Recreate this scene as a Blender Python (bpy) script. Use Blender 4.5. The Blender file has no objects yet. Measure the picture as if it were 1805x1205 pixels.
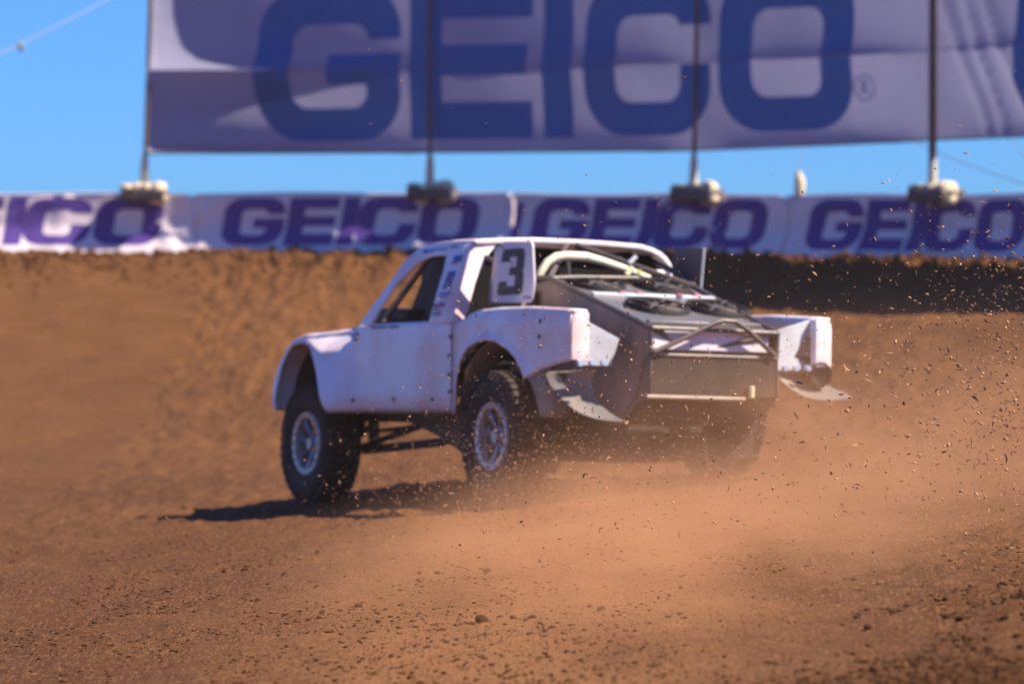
import bpy, bmesh, math, random
import numpy as np
from mathutils import Vector, Matrix
from mathutils.geometry import tessellate_polygon
random.seed(7); rng = np.random.default_rng(7)
R = math.radians
SC = bpy.context.scene
COL = SC.collection

# ------------------------------------------------------------------ camera, sky, sun, exposure
F = 7521.0
cam_d = bpy.data.cameras.new('camera')
cam_d.sensor_width = 36; cam_d.lens = 36 * F / 1805
cam_d.clip_start = .5; cam_d.clip_end = 3000
cam_d.dof.use_dof = True; cam_d.dof.focus_distance = 21.3; cam_d.dof.aperture_fstop = 2.35
cam_d.dof.aperture_blades = 9
cam = bpy.data.objects.new('camera', cam_d); COL.objects.link(cam)
cam.location = (0, 0, 1.5); cam.rotation_euler = (R(90) - math.atan(86.5 / F), 0, 0)
SC.camera = cam

SUN_EL = 47.0
sun_h = Vector((math.cos(R(13)), -math.sin(R(13)), 0)).normalized()
sun_v = Vector((sun_h.x * math.cos(R(SUN_EL)), sun_h.y * math.cos(R(SUN_EL)), math.sin(R(SUN_EL))))
w = bpy.data.worlds.new('World'); SC.world = w; w.use_nodes = True
nt = w.node_tree; nt.nodes.clear()
sky = nt.nodes.new('ShaderNodeTexSky'); sky.sky_type = 'NISHITA'; sky.sun_disc = False
sky.sun_elevation = R(SUN_EL); sky.sun_rotation = math.atan2(sun_h.x, sun_h.y)
sky.altitude = 600; sky.air_density = 1.0; sky.dust_density = 0.25; sky.ozone_density = 3.0
tint = nt.nodes.new('ShaderNodeMix'); tint.data_type = 'RGBA'; tint.blend_type = 'MULTIPLY'
tint.inputs['Factor'].default_value = 1.0
tint.inputs['B'].default_value = (0.165, 0.395, 0.87, 1)
bg = nt.nodes.new('ShaderNodeBackground'); bg.inputs['Strength'].default_value = 0.097
wo = nt.nodes.new('ShaderNodeOutputWorld')
nt.links.new(sky.outputs[0], tint.inputs['A']); nt.links.new(tint.outputs['Result'], bg.inputs['Color'])
nt.links.new(bg.outputs[0], wo.inputs['Surface'])
sl = bpy.data.lights.new('sun', 'SUN'); sl.energy = 5.0; sl.angle = R(.5); sl.color = (1.0, .92, .80)
so = bpy.data.objects.new('sun', sl); COL.objects.link(so)
so.rotation_euler = sun_v.to_track_quat('Z', 'Y').to_euler(); so.location = (20, -10, 30)
SC.view_settings.view_transform = 'Standard'; SC.view_settings.look = 'None'
SC.view_settings.exposure = 1.02; SC.view_settings.gamma = 1.0
SC.view_settings.use_curve_mapping = False
SC.cycles.use_denoising = True
SC.cycles.volume_step_rate = 2.0; SC.cycles.volume_max_steps = 96
SC.cycles.volume_bounces = 2
SC.cycles.max_bounces = 7; SC.cycles.diffuse_bounces = 3; SC.cycles.glossy_bounces = 3

# ------------------------------------------------------------------ materials
def mat(name, col, rough=.6, metal=0., coat=0., noise=None, bump=None, spec=.5, trans=0., extra=None):
    """noise=(colour2, scale, lo, hi) ; bump=(scale, strength, distance)"""
    m = bpy.data.materials.new(name); m.use_nodes = True
    t = m.node_tree; b = t.nodes['Principled BSDF']
    b.inputs['Base Color'].default_value = (*col, 1); b.inputs['Roughness'].default_value = rough
    b.inputs['Metallic'].default_value = metal; b.inputs['Coat Weight'].default_value = coat
    b.inputs['Specular IOR Level'].default_value = spec
    tc = t.nodes.new('ShaderNodeTexCoord')
    if noise:
        n = t.nodes.new('ShaderNodeTexNoise'); n.inputs['Scale'].default_value = noise[1]
        n.inputs['Detail'].default_value = 6; n.inputs['Roughness'].default_value = .65
        t.links.new(tc.outputs['Object'], n.inputs['Vector'])
        r = t.nodes.new('ShaderNodeMapRange'); r.inputs['From Min'].default_value = noise[2]; r.inputs['From Max'].default_value = noise[3]
        t.links.new(n.outputs['Fac'], r.inputs['Value'])
        mx = t.nodes.new('ShaderNodeMix'); mx.data_type = 'RGBA'
        mx.inputs['A'].default_value = (*col, 1); mx.inputs['B'].default_value = (*noise[0], 1)
        t.links.new(r.outputs[0], mx.inputs['Factor']); t.links.new(mx.outputs['Result'], b.inputs['Base Color'])
    if bump:
        n2 = t.nodes.new('ShaderNodeTexNoise'); n2.inputs['Scale'].default_value = bump[0]; n2.inputs['Detail'].default_value = 5
        t.links.new(tc.outputs['Object'], n2.inputs['Vector'])
        bp = t.nodes.new('ShaderNodeBump'); bp.inputs['Strength'].default_value = bump[1]; bp.inputs['Distance'].default_value = bump[2]
        t.links.new(n2.outputs['Fac'], bp.inputs['Height']); t.links.new(bp.outputs[0], b.inputs['Normal'])
    if trans:
        out = t.nodes['Material Output']
        tr = t.nodes.new('ShaderNodeBsdfTranslucent'); tr.inputs['Color'].default_value = (*col, 1)
        src = b.inputs['Base Color'].links
        if src: t.links.new(src[0].from_socket, tr.inputs['Color'])
        ms = t.nodes.new('ShaderNodeMixShader'); ms.inputs['Fac'].default_value = trans
        t.links.new(b.outputs[0], ms.inputs[1]); t.links.new(tr.outputs[0], ms.inputs[2]); t.links.new(ms.outputs[0], out.inputs['Surface'])
    return m

DUST = (.34, .19, .11)
M = {}
M['paint'] = mat('white_paint', (.94, .83, .80), .38, coat=.12, noise=((.88, .50, .42), 1.1, .45, .64))  # pinkish noise patches paint in ground reflections along with a dust film
M['panel'] = mat('number_panel_white', (.74, .64, .64), .45, noise=((.55, .45, .42), 3, .5, .8))
M['black'] = mat('black_plastic', (.016, .012, .010), .7, noise=((.045, .028, .02), 5, .45, .75))
M['frame'] = mat('dusty_dark_steel', (.07, .06, .055), .5, metal=.2, noise=((.20, .13, .09), 6, .4, .75))
M['tube'] = mat('grey_tube_steel', (.085, .072, .068), .45, metal=.3, noise=((.20, .13, .09), 6, .4, .8))
M['cream'] = mat('cream_padding', (.72, .66, .46), .6, noise=((.5, .4, .25), 6, .5, .8))
M['alu'] = mat('brushed_aluminium', (.60, .60, .60), .42, metal=.2, noise=((.40, .33, .28), 4, .45, .8))
M['flap'] = mat('dusty_aluminium_flap', (.20, .18, .165), .5, metal=.15, noise=((.40, .29, .2), 3, .4, .8))
M['boxside'] = mat('dusty_grey_sheet', (.13, .11, .105), .5, metal=.2, noise=((.30, .19, .15), 2.2, .42, .7))
M['skid'] = mat('dirty_rubber_sheet', (.020, .012, .009), .85, noise=((.055, .032, .02), 4, .4, .75))
M['deck'] = mat('silver_deck_sheet', (.17, .155, .155), .4, metal=.3, noise=((.28, .2, .15), 5, .45, .8))
M['tyre'] = mat('tyre_rubber', (.028, .020, .016), .85, noise=((.10, .055, .03), 5, .42, .8), bump=(60, .4, .01))
M['rim'] = mat('rim_metal', (.76, .60, .48), .35, metal=.35, noise=((.42, .30, .24), 9, .45, .8))
M['spoke'] = mat('spoke_metal', (.40, .37, .38), .3, metal=.7, noise=((.3, .2, .15), 9, .45, .8))
M['bolt'] = mat('bolt_steel', (.12, .11, .12), .4, metal=.8)
M['boltlight'] = mat('bolt_aluminium', (.60, .64, .75), .3, metal=.5)
M['tan'] = mat('tan_sheet', (.42, .33, .24), .6, noise=((.3, .2, .13), 4, .4, .8))
M['void_black'] = mat('matt_black_sheet', (.007, .005, .005), .9, spec=.2)  # shade of the cab gap put into the colour, near black
M['tan_dark'] = mat('dusty_brown_sheet', (.17, .125, .09), .7, noise=((.26, .18, .12), 4, .4, .8))
M['plexi'] = mat('grey_blue_plastic', (.30, .29, .36), .3, noise=((.14, .12, .12), 3, .5, .8))
M['digit'] = mat('dark_brown_digit', (.035, .022, .02), .55)
M['red'] = mat('red_print', (.45, .03, .05), .5)
M['pinkprint'] = mat('pink_red_print', (.5, .12, .2), .5)
M['blueprint'] = mat('blue_print', (.05, .10, .36), .5)
M['skyprint'] = mat('light_blue_print', (.10, .28, .62), .5)
M['navyprint'] = mat('dark_print', (.09, .07, .13), .5)
M['lens'] = mat('cream_lens', (.85, .75, .4), .3, coat=.5)
M['suit'] = mat('dark_blue_fabric', (.03, .03, .07), .9)
M['yellow'] = mat('yellow_cap', (.55, .45, .08), .6)

def cloth_mat(name, col, tr, dirt, rough=.65):
    return mat(name, col, rough, noise=(dirt, .9, .52, .85), bump=(3.2, .35, .05), trans=tr)
M['cloth_low'] = cloth_mat('banner_vinyl', (.86, .70, .68), .10, (.62, .48, .46))
M['print_low'] = cloth_mat('indigo_print', (.085, .035, .24), .08, (.10, .045, .18))
M['cloth_big'] = cloth_mat('mesh_banner_cloth', (.31, .30, .42), .36, (.25, .235, .33))
M['print_big'] = cloth_mat('navy_print', (.038, .17, .44), .36, (.055, .14, .34))
M['faint_print'] = cloth_mat('faded_blue_print', (.24, .26, .52), .30, (.25, .25, .42))
M['concrete'] = mat('grey_concrete', (.46, .41, .34), .9, noise=((.30, .25, .2), 4, .4, .7), bump=(20, .5, .02))
M['bag'] = mat('cream_sandbag', (.74, .58, .36), .85, noise=((.36, .28, .2), 7, .42, .75), bump=(30, .6, .02))
M['pole'] = mat('shaded_weathered_steel', (.085, .06, .055), .6, metal=.3, noise=((.18, .12, .09), 5, .4, .7))  # kept dark to paint shade on the poles standing before the banner
M['sleeve'] = mat('sunlit_cream_sleeve', (.55, .48, .36), .7, noise=((.38, .3, .2), 7, .45, .75))  # cream also paints the sunlit pole foot below the tall banner
M['wire'] = mat('guy_wire_steel', (.20, .22, .26), .6)

# ------------------------------------------------------------------ mesh helpers
class MB:
    def __init__(s): s.v = []; s.f = []
    def add(s, v, f):
        n = len(s.v); s.v += [tuple(p) for p in v]; s.f += [tuple(i + n for i in q) for q in f]; return s
    def box(s, c, d, rot=None):
        hx, hy, hz = d[0] / 2, d[1] / 2, d[2] / 2
        vs = [Vector((x, y, z)) for x in (-hx, hx) for y in (-hy, hy) for z in (-hz, hz)]
        if rot is not None: vs = [rot @ p for p in vs]
        vs = [p + Vector(c) for p in vs]
        return s.add(vs, [(0, 1, 3, 2), (4, 6, 7, 5), (0, 4, 5, 1), (2, 3, 7, 6), (0, 2, 6, 4), (1, 5, 7, 3)])
    def tube(s, pts, r, n=10, cap=True):
        pts = [Vector(p) for p in pts]; N = len(pts)
        rs = r if isinstance(r, (list, tuple)) else [r] * N
        T = []
        for i in range(N):
            T.append((pts[min(i + 1, N - 1)] - pts[max(i - 1, 0)]).normalized())
        a = Vector((0, 0, 1)) if abs(T[0].z) < .9 else Vector((1, 0, 0))
        u = T[0].cross(a).normalized(); vs = []
        for i in range(N):
            u = (u - T[i] * u.dot(T[i])).normalized(); w_ = T[i].cross(u)
            for k in range(n):
                an = 2 * math.pi * k / n
                vs.append(pts[i] + (u * math.cos(an) + w_ * math.sin(an)) * rs[i])
        fs = [(i * n + k, i * n + (k + 1) % n, (i + 1) * n + (k + 1) % n, (i + 1) * n + k) for i in range(N - 1) for k in range(n)]
        if cap: fs += [tuple(range(n))[::-1], tuple((N - 1) * n + k for k in range(n))]
        return s.add(vs, fs)
    def lathe(s, prof, c, axis='y', n=48, a0=0, a1=2 * math.pi):
        """prof = [(offset along axis, radius)]"""
        full = abs(a1 - a0 - 2 * math.pi) < 1e-6; m = n if full else n + 1; vs = []
        for (o, r) in prof:
            for k in range(m):
                a = a0 + (a1 - a0) * k / n
                if axis == 'y': vs.append((c[0] + r * math.cos(a), c[1] + o, c[2] + r * math.sin(a)))
                elif axis == 'z': vs.append((c[0] + r * math.cos(a), c[1] + r * math.sin(a), c[2] + o))
                else: vs.append((c[0] + o, c[1] + r * math.cos(a), c[2] + r * math.sin(a)))
        fs = []
        for i in range(len(prof) - 1):
            for k in range(n):
                k2 = (k + 1) % m
                fs.append((i * m + k, i * m + k2, (i + 1) * m + k2, (i + 1) * m + k))
        return s.add(vs, fs)
    def grid(s, rows, closed=False):
        nr, nc = len(rows), len(rows[0]); vs = [p for r_ in rows for p in r_]
        return s.add(vs, [(i * nc + j, i * nc + (j + 1) % nc, (i + 1) * nc + (j + 1) % nc, (i + 1) * nc + j)
                          for i in range(nr - 1) for j in range(nc if closed else nc - 1)])
    def prism(s, poly, off):
        n = len(poly); off = Vector(off); P = [Vector(p) for p in poly]
        return s.add(P + [p + off for p in P], [tuple(range(n))[::-1], tuple(range(n, 2 * n))] + [(i, (i + 1) % n, n + (i + 1) % n, n + i) for i in range(n)])
    def build(s, name, m, parent=None, smooth=True, solid=0, bevel=0, segs=2, sub=0, solid_off=-1, angle=38):
        me = bpy.data.meshes.new(name); me.from_pydata(s.v, [], s.f); me.update()
        bm = bmesh.new(); bm.from_mesh(me); bmesh.ops.remove_doubles(bm, verts=bm.verts, dist=1e-5)
        bmesh.ops.recalc_face_normals(bm, faces=bm.faces); bm.to_mesh(me); bm.free()
        me.materials.append(m)
        if smooth:
            me.shade_smooth(); me.set_sharp_from_angle(angle=R(angle))
        o = bpy.data.objects.new(name, me); COL.objects.link(o)
        if parent is not None: o.parent = parent
        if solid:
            q = o.modifiers.new('solid', 'SOLIDIFY'); q.thickness = solid; q.offset = solid_off; q.use_even_offset = True; q.thickness_clamp = 1
        if sub:
            q = o.modifiers.new('sub', 'SUBSURF'); q.levels = sub; q.render_levels = sub
        if bevel:
            q = o.modifiers.new('bevel', 'BEVEL'); q.width = bevel; q.segments = segs; q.limit_method = 'ANGLE'; q.angle_limit = R(35)
        return o
def tag(o, label=None, cat=None, group=None, kind=None):
    if label: o['label'] = label
    if cat: o['category'] = cat
    if group: o['group'] = group
    if kind: o['kind'] = kind
    return o
def empty(name, loc=(0, 0, 0), rot=None):
    e = bpy.data.objects.new(name, None); COL.objects.link(e); e.location = loc; e.empty_display_size = .2
    if rot is not None: e.rotation_euler = rot
    return e

# ------------------------------------------------------------------ vectorised noise
def _h(ix, iy, seed):
    n = (ix * 374761393 + iy * 668265263 + seed * 974711) & 0xffffffff
    n = ((n ^ (n >> 13)) * 1274126177) & 0xffffffff
    return ((n ^ (n >> 16)) & 0xffff) / 65535.0
def vnoise(x, y, seed=0):
    ix = np.floor(x).astype(np.int64); iy = np.floor(y).astype(np.int64); fx = x - ix; fy = y - iy
    fx = fx * fx * fx * (fx * (fx * 6 - 15) + 10); fy = fy * fy * fy * (fy * (fy * 6 - 15) + 10)
    a = _h(ix, iy, seed); b = _h(ix + 1, iy, seed); c = _h(ix, iy + 1, seed); d = _h(ix + 1, iy + 1, seed)
    return (a * (1 - fx) + b * fx) * (1 - fy) + (c * (1 - fx) + d * fx) * fy - .5
def fbm(x, y, seed=0, oct=4):
    s = 0; a = 1
    for i in range(oct):
        s = s + a * vnoise(x * 2 ** i + 17.3 * i, y * 2 ** i - 9.1 * i, seed + i); a *= .5
    return s

# ------------------------------------------------------------------ path of the barrier round the turn
def yaw_s(s):
    return min(3.5 * s if s < 3 else 10.5 + 3.7 * (s - 3), 66)
PS, PX, PY = [], [], []
_x, _y = -9.2, 56.7
for i in range(1, 2400):
    s_ = -3 + i * .02
    yaw = R(yaw_s(s_))
    _x += math.cos(yaw) * .02; _y -= math.sin(yaw) * .02
    PS.append(s_); PX.append(_x); PY.append(_y)
PS, PX, PY = map(np.array, (PS, PX, PY))
_PX = np.array([902.5 + F * x / y for x, y in zip(PX, PY)])
def s_at(px):                       # arc length where the wall is seen at a given column of the photograph
    return float(PS[int(np.argmax(_PX > px))])
def path(s):
    x = float(np.interp(s, PS, PX)); y = float(np.interp(s, PS, PY))
    yaw = R(yaw_s(s))
    return x, y, yaw
def base_z(s): return float(np.interp(s, [-3, 5, 14, 40], [2.01, 2.0, 1.86, 1.80]))
def wall_pt(s, h, out=0.):          # point of the wall, height h above its foot, `out` metres towards the track
    x, y, yaw = path(s)
    return (x - math.sin(yaw) * out, y - math.cos(yaw) * out, base_z(s) + h)

# ------------------------------------------------------------------ ground
def dist_wall(X, Y):
    sx, sy, ss = PX[::14], PY[::14], PS[::14]
    best = np.full(X.shape, 1e9); bs = np.zeros(X.shape)
    for a, b, s_ in zip(sx, sy, ss):
        d = (X - a) ** 2 + (Y - b) ** 2; m_ = d < best; best[m_] = d[m_]; bs[m_] = s_
    d = np.sqrt(best)
    yaw = np.radians(np.minimum(np.where(bs < 3, 3.5 * bs, 10.5 + 3.7 * (bs - 3)), 66))
    side = (X - np.interp(bs, PS, PX)) * (-np.sin(yaw)) + (Y - np.interp(bs, PS, PY)) * (-np.cos(yaw))
    return np.where(side > 0, d, -d), bs
def ground_z(X, Y, fine=True):
    D, S = dist_wall(X, Y)
    zp = .03 + .10 * np.clip(X, -4, 5) * np.clip((46 - Y) / 12, 0, 1) - .004 * np.clip(20 - Y, 0, 20) * 0
    bz = np.interp(S, [-3, 5, 14, 40], [2.01, 2.0, 1.86, 1.80])
    t = np.clip((D - .7) / 12.5, 0, 1)
    wgt = (1 - t) ** 1.75
    z = zp * (1 - wgt) + bz * wgt
    # windrow of loose clods thrown up in front of the barrier
    lip = np.exp(-((D - 1.5) / .7) ** 2)
    z = z + lip * (.05 + .16 * fbm(X * 2.2, Y * 1.3, 61, 4)) * np.clip(D, 0, 1)
    # spoil ridge on the outside of the turn
    rr = np.exp(-((D - 5.2) / 1.3) ** 2) * np.clip((S - 6.5) / 4, 0, 1) * .28
    z = z + rr
    back = np.clip(-D / 8, 0, 1); z = z * (1 - back) + (-1.0) * back * 1 + 0
    if fine:
        zbase = z
        rough = .45 + .9 * np.clip(-X * .35 - .2, 0, 1) * np.clip((26 - Y) / 6, 0, 1) + 1.5 * np.clip((X - 1.0) * .7, 0, 1) * np.clip((25 - Y) / 5, 0, 1) \
            + .8 * np.clip((D < 12) * (12 - D) / 12, 0, 1)
        u = X * .86 + Y * .14; v_ = Y * .9 - X * .5
        z = z + .028 * fbm(X * .45, Y * .35, 3, 3)
        z = z + .020 * fbm(u * .7, v_ * 1.6, 9, 3)            # ruts running across the track
        rough = rough * (1 + .9 * np.clip((Y - 24) / 8, 0, 1))
        z = z + rough * .026 * fbm(X * 3.2, Y * 2.0, 15, 4)
        rg = 1 - np.abs(fbm(X * 5.5, Y * 3.0, 81, 3)) * 2.4
        z = z + rough * .016 * np.clip(rg, 0, 1) ** 2
        z = z + np.clip((Y - 27) / 6, 0, 1) * .035 * fbm(X * 7, Y * 1.8, 91, 3)
        cl = fbm(X * 9, Y * 7, 33, 3); z = z + rough * .030 * np.clip(cl - .12, 0, 1)
        z = z + rough * .006 * fbm(X * 22, Y * 16, 27, 2)
        z = zbase + (z - zbase) * np.clip((Y - 13.2) / 3.5, .25, 1)
    return z
def axis_lines(segs):
    out = [segs[0][0]]
    for a, b, st in segs:
        n = max(1, int(round((b - a) / st))); out += list(np.linspace(a, b, n + 1)[1:])
    return np.array(out)
gx = axis_lines([(-600, -60, 60), (-60, -9, 3), (-9, -4, .25), (-4, 4.2, .03), (4.2, 8, .12), (8, 20, .5), (20, 60, 4), (60, 600, 60)])
gy = axis_lines([(-60, 0, 10), (0, 12, 1), (12, 12.6, .2), (12.6, 25, .03), (25, 34, .05), (34, 58, .09), (58, 66, .5), (66, 120, 6), (120, 1500, 120)])
GX, GY = np.meshgrid(gx, gy)
GZ = ground_z(GX, GY)
nx, ny = len(gx), len(gy)
co = np.stack([GX.ravel(), GY.ravel(), GZ.ravel()], 1).astype(np.float32)
idx = np.arange(nx * ny).reshape(ny, nx)
q = np.stack([idx[:-1, :-1], idx[:-1, 1:], idx[1:, 1:], idx[1:, :-1]], -1).reshape(-1, 4)
gm = bpy.data.meshes.new('ground')
gm.vertices.add(len(co)); gm.vertices.foreach_set('co', co.ravel())
gm.loops.add(q.size); gm.loops.foreach_set('vertex_index', q.ravel().astype(np.int32))
gm.polygons.add(len(q)); gm.polygons.foreach_set('loop_start', np.arange(0, q.size, 4, dtype=np.int32))
gm.update(calc_edges=True); gm.shade_smooth()
_xc = np.interp(GY, [10, 15, 20, 26, 34], [-.25, -.05, .15, .2, -.3])
worn = np.exp(-(np.abs(GX - _xc + .5 * fbm(GX * .5, GY * .3, 201, 3)) / (.62 + .02 * GY)) ** 2.4) * np.clip((31 - GY) / 7, 0, 1)
worn = np.clip(worn * (1 + .9 * fbm(GX * 1.6 + GY * .25, GY * .5 - GX, 211, 4)), 0, 1)
at_ = gm.attributes.new('worn', 'FLOAT', 'POINT'); at_.data.foreach_set('value', worn.ravel().astype(np.float32))
ground = bpy.data.objects.new('ground', gm); COL.objects.link(ground); tag(ground, kind='structure')

def dirt_mat(name, scale=1., ground_mode=True, dark=1.):
    m = bpy.data.materials.new(name); m.use_nodes = True; t = m.node_tree; b = t.nodes['Principled BSDF']
    b.inputs['Roughness'].default_value = .95; b.inputs['Specular IOR Level'].default_value = .15
    tc = t.nodes.new('ShaderNodeTexCoord')
    def noise(sc, det=6, rough=.6, stretch=None):
        n = t.nodes.new('ShaderNodeTexNoise'); n.inputs['Scale'].default_value = sc; n.inputs['Detail'].default_value = det; n.inputs['Roughness'].default_value = rough
        if stretch:
            mp = t.nodes.new('ShaderNodeMapping'); mp.inputs['Scale'].default_value = stretch[0]; mp.inputs['Rotation'].default_value = (0, 0, stretch[1])
            t.links.new(tc.outputs['Object'], mp.inputs['Vector']); t.links.new(mp.outputs[0], n.inputs['Vector'])
        else: t.links.new(tc.outputs['Object'], n.inputs['Vector'])
        return n.outputs['Fac']
    def rng_(s, a, b_):
        r = t.nodes.new('ShaderNodeMapRange'); r.inputs['From Min'].default_value = a; r.inputs['From Max'].default_value = b_; t.links.new(s, r.inputs['Value']); return r.outputs[0]
    def mix(f, a, b_, mode='MIX'):
        x = t.nodes.new('ShaderNodeMix'); x.data_type = 'RGBA'; x.blend_type = mode
        if isinstance(f, float): x.inputs['Factor'].default_value = f
        else: t.links.new(f, x.inputs['Factor'])
        for k, s_ in (('A', a), ('B', b_)):
            if isinstance(s_, tuple): x.inputs[k].default_value = (*[c * dark for c in s_], 1)
            else: t.links.new(s_, x.inputs[k])
        return x.outputs['Result']
    c = mix(rng_(noise(.40, 6, .65, ((1, .45, 1), .4)), .36, .64), (.096, .036, .0105), (.160, .062, .018))
    c = mix(rng_(noise(1.9, 7, .7, ((1, .30, 1), -.25)), .52, .78), c, (.080, .030, .009))
    if ground_mode:
        at = t.nodes.new('ShaderNodeAttribute'); at.attribute_name = 'worn'
        c = mix(at.outputs['Fac'], c, (.295, .125, .042))
    c = mix(rng_(noise(13 * scale, 6, .75, ((1, .16, 1), 0)), .56, .84), c, (.062, .025, .010))
    c = mix(rng_(noise(60 * scale, 4, .8, ((1, .14, 1), 0)), .50, .68), c, (.30, .135, .052))
    c = mix(rng_(noise(75 * scale, 4, .85, ((1, .13, 1), .0)), .51, .66), c, (.060, .023, .008))
    t.links.new(c, b.inputs['Base Color'])
    bp = t.nodes.new('ShaderNodeBump'); bp.inputs['Strength'].default_value = 1.0; bp.inputs['Distance'].default_value = .02
    t.links.new(noise(45 * scale, 6, .8, ((1, .35, 1), 0)), bp.inputs['Height']); t.links.new(bp.outputs[0], b.inputs['Normal'])
    return m
M['dirt'] = dirt_mat('packed_red_dirt'); gm.materials.append(M['dirt'])
M['clod'] = dirt_mat('clod_dirt', 1.5, ground_mode=False)
M['chip'] = mat('light_dirt_chip', (.50, .25, .12), .95, noise=((.22, .10, .05), 30, .4, .7))
M['chip_dark'] = mat('dark_dirt_chip', (.13, .060, .035), .95)  # darker brown for part of the flying chips

# ------------------------------------------------------------------ lettering shapes (unit height)
def arc(cx, cy, r, a0, a1, n=7): return [(cx + r * math.cos(R(a0 + (a1 - a0) * i / n)), cy + r * math.sin(R(a0 + (a1 - a0) * i / n))) for i in range(n + 1)]
ro, ri = .30, .11
def g_G(w=.235):
    W_ = .98
    return [[(W_, .65)] + arc(W_ - ro, 1 - ro, ro, 0, 90) + arc(ro, 1 - ro, ro, 90, 180) + arc(ro, ro, ro, 180, 270) + arc(W_ - ro, ro, ro, 270, 360) +
            [(W_, .557), (.485, .557), (.485, .36), (.985 - w, .36)] + arc(.985 - w - ri, .21 + ri, ri, 0, -90) + arc(w + ri, .21 + ri, ri, 270, 180) + arc(w + ri, .755 - ri, ri, 180, 90) + arc(.985 - w - ri, .755 - ri, ri, 90, 0) + [(.985 - w, .65)]]
def g_E(w=.235):
    return [[(0, 0), (.80, 0), (.80, .235), (w - .02, .235), (w - .02, .405), (.77, .405), (.77, .6), (w - .02, .6), (w - .02, .77), (.80, .77), (.80, 1), (0, 1)]]
def g_I(w=.235): return [[(0, 0), (w - .02, 0), (w - .02, 1), (0, 1)]]
def g_C(w=.235):
    W_ = .96
    return [[(W_, .685)] + arc(W_ - ro, 1 - ro, ro, 0, 90) + arc(ro, 1 - ro, ro, 90, 180) + arc(ro, ro, ro, 180, 270) + arc(W_ - ro, ro, ro, 270, 360) +
            [(W_, .44), (.965 - w, .44)] + arc(.965 - w - ri, .21 + ri, ri, 0, -90) + arc(w + ri, .21 + ri, ri, 270, 180) + arc(w + ri, .755 - ri, ri, 180, 90) + arc(.965 - w - ri, .755 - ri, ri, 90, 0) + [(.965 - w, .685)]]
def g_O(w=.235):
    W_ = .98
    o_ = arc(W_ - ro, 1 - ro, ro, 0, 90) + arc(ro, 1 - ro, ro, 90, 180) + arc(ro, ro, ro, 180, 270) + arc(W_ - ro, ro, ro, 270, 360)
    i_ = arc(.98 - w - ri, .755 - ri, ri, 0, 90) + arc(w + ri, .755 - ri, ri, 90, 180) + arc(w + ri, .21 + ri, ri, 180, 270) + arc(.98 - w - ri, .21 + ri, ri, 270, 360)
    return [o_, i_[::-1]]
GLY = {'G': g_G, 'E': g_E, 'I': g_I, 'C': g_C, 'O': g_O}
def flat_poly(loops, step=.12):
    """triangulate outline (first loop) with holes in the plane and cut it into a fine net, returns bmesh"""
    loops3 = [[Vector((x, y, 0)) for x, y in l] for l in loops]
    tris = tessellate_polygon(loops3); bm = bmesh.new()
    vs = [bm.verts.new(p) for l in loops3 for p in l]
    for t in tris:
        try: bm.faces.new([vs[i] for i in t])
        except ValueError: pass
    xs = [p.x for l in loops3 for p in l]; ys = [p.y for l in loops3 for p in l]
    for ax, lo, hi in ((0, min(xs), max(xs)), (1, min(ys), max(ys))):
        n = int((hi - lo) / step)
        for i in range(1, n + 1):
            no = Vector((1, 0, 0)) if ax == 0 else Vector((0, 1, 0))
            bmesh.ops.bisect_plane(bm, geom=bm.verts[:] + bm.edges[:] + bm.faces[:], plane_co=no * (lo + i * (hi - lo) / (n + 1)), plane_no=no)
    return bm
def print_obj(name, loops, fn, m, parent, step=.12):
    bm = flat_poly(loops, step)
    for v in bm.verts: v.co = Vector(fn(v.co.x, v.co.y))
    me = bpy.data.meshes.new(name); bm.to_mesh(me); bm.free(); me.materials.append(m); me.shade_smooth()
    o = bpy.data.objects.new(name, me); COL.objects.link(o); o.parent = parent
    return o

# ------------------------------------------------------------------ concrete barrier and the strip of banners on it
bw = MB(); rows = []
ss = np.arange(-2.9, 32, .5)
for s in ss:
    rows.append([wall_pt(s, h, o) for h, o in ((-.6, .12), (.0, .12), (.10, .10), (.30, -.02), (.76, -.06), (.76, -.24), (.30, -.30), (.0, -.42), (-.6, -.42))])
bw.grid(rows)
barrier = bw.build('barrier_wall', M['concrete'], None, solid=0)
tag(barrier, 'low concrete barrier wall along the dirt bank, behind the strip banners', 'wall')

def low_wrinkle(s, h):
    a = .020 * float(fbm(np.array(s * 1.1 + h * .9), np.array(h * 1.6), 5, 3)) * 2
    for s0, k, am, wd in ((1.95, 1.1, .05, .10), (2.25, .5, .04, .08), (1.55, -.6, .03, .09), (9.3, -1.2, .05, .12), (8.9, -.9, .03, .08), (4.2, .3, .02, .1), (6.3, .1, .05, .08), (10.6, .4, .03, .14), (.2, .2, .02, .1)):
        a += am * math.exp(-(((s - s0) - k * (h - .4)) / wd) ** 2)
    return a
def low_pt(s, h, off=0.):
    foot = (.05 + .20 * math.exp(-((s - 8.35) / .62) ** 4) + .02 * (s < 4.4)) * max(0, 1 - h / .30) ** 1.4            # the hem kicks out over the barrier's foot
    return wall_pt(s, h, .155 - .13 * min(1, h / .4) + low_wrinkle(s, h) + foot + off)
LOWH = .80
def hem(s): return .012 * math.sin(s * 1.9) + .02 * float(fbm(np.array(s * .8), np.array(.3), 71, 3))
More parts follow.
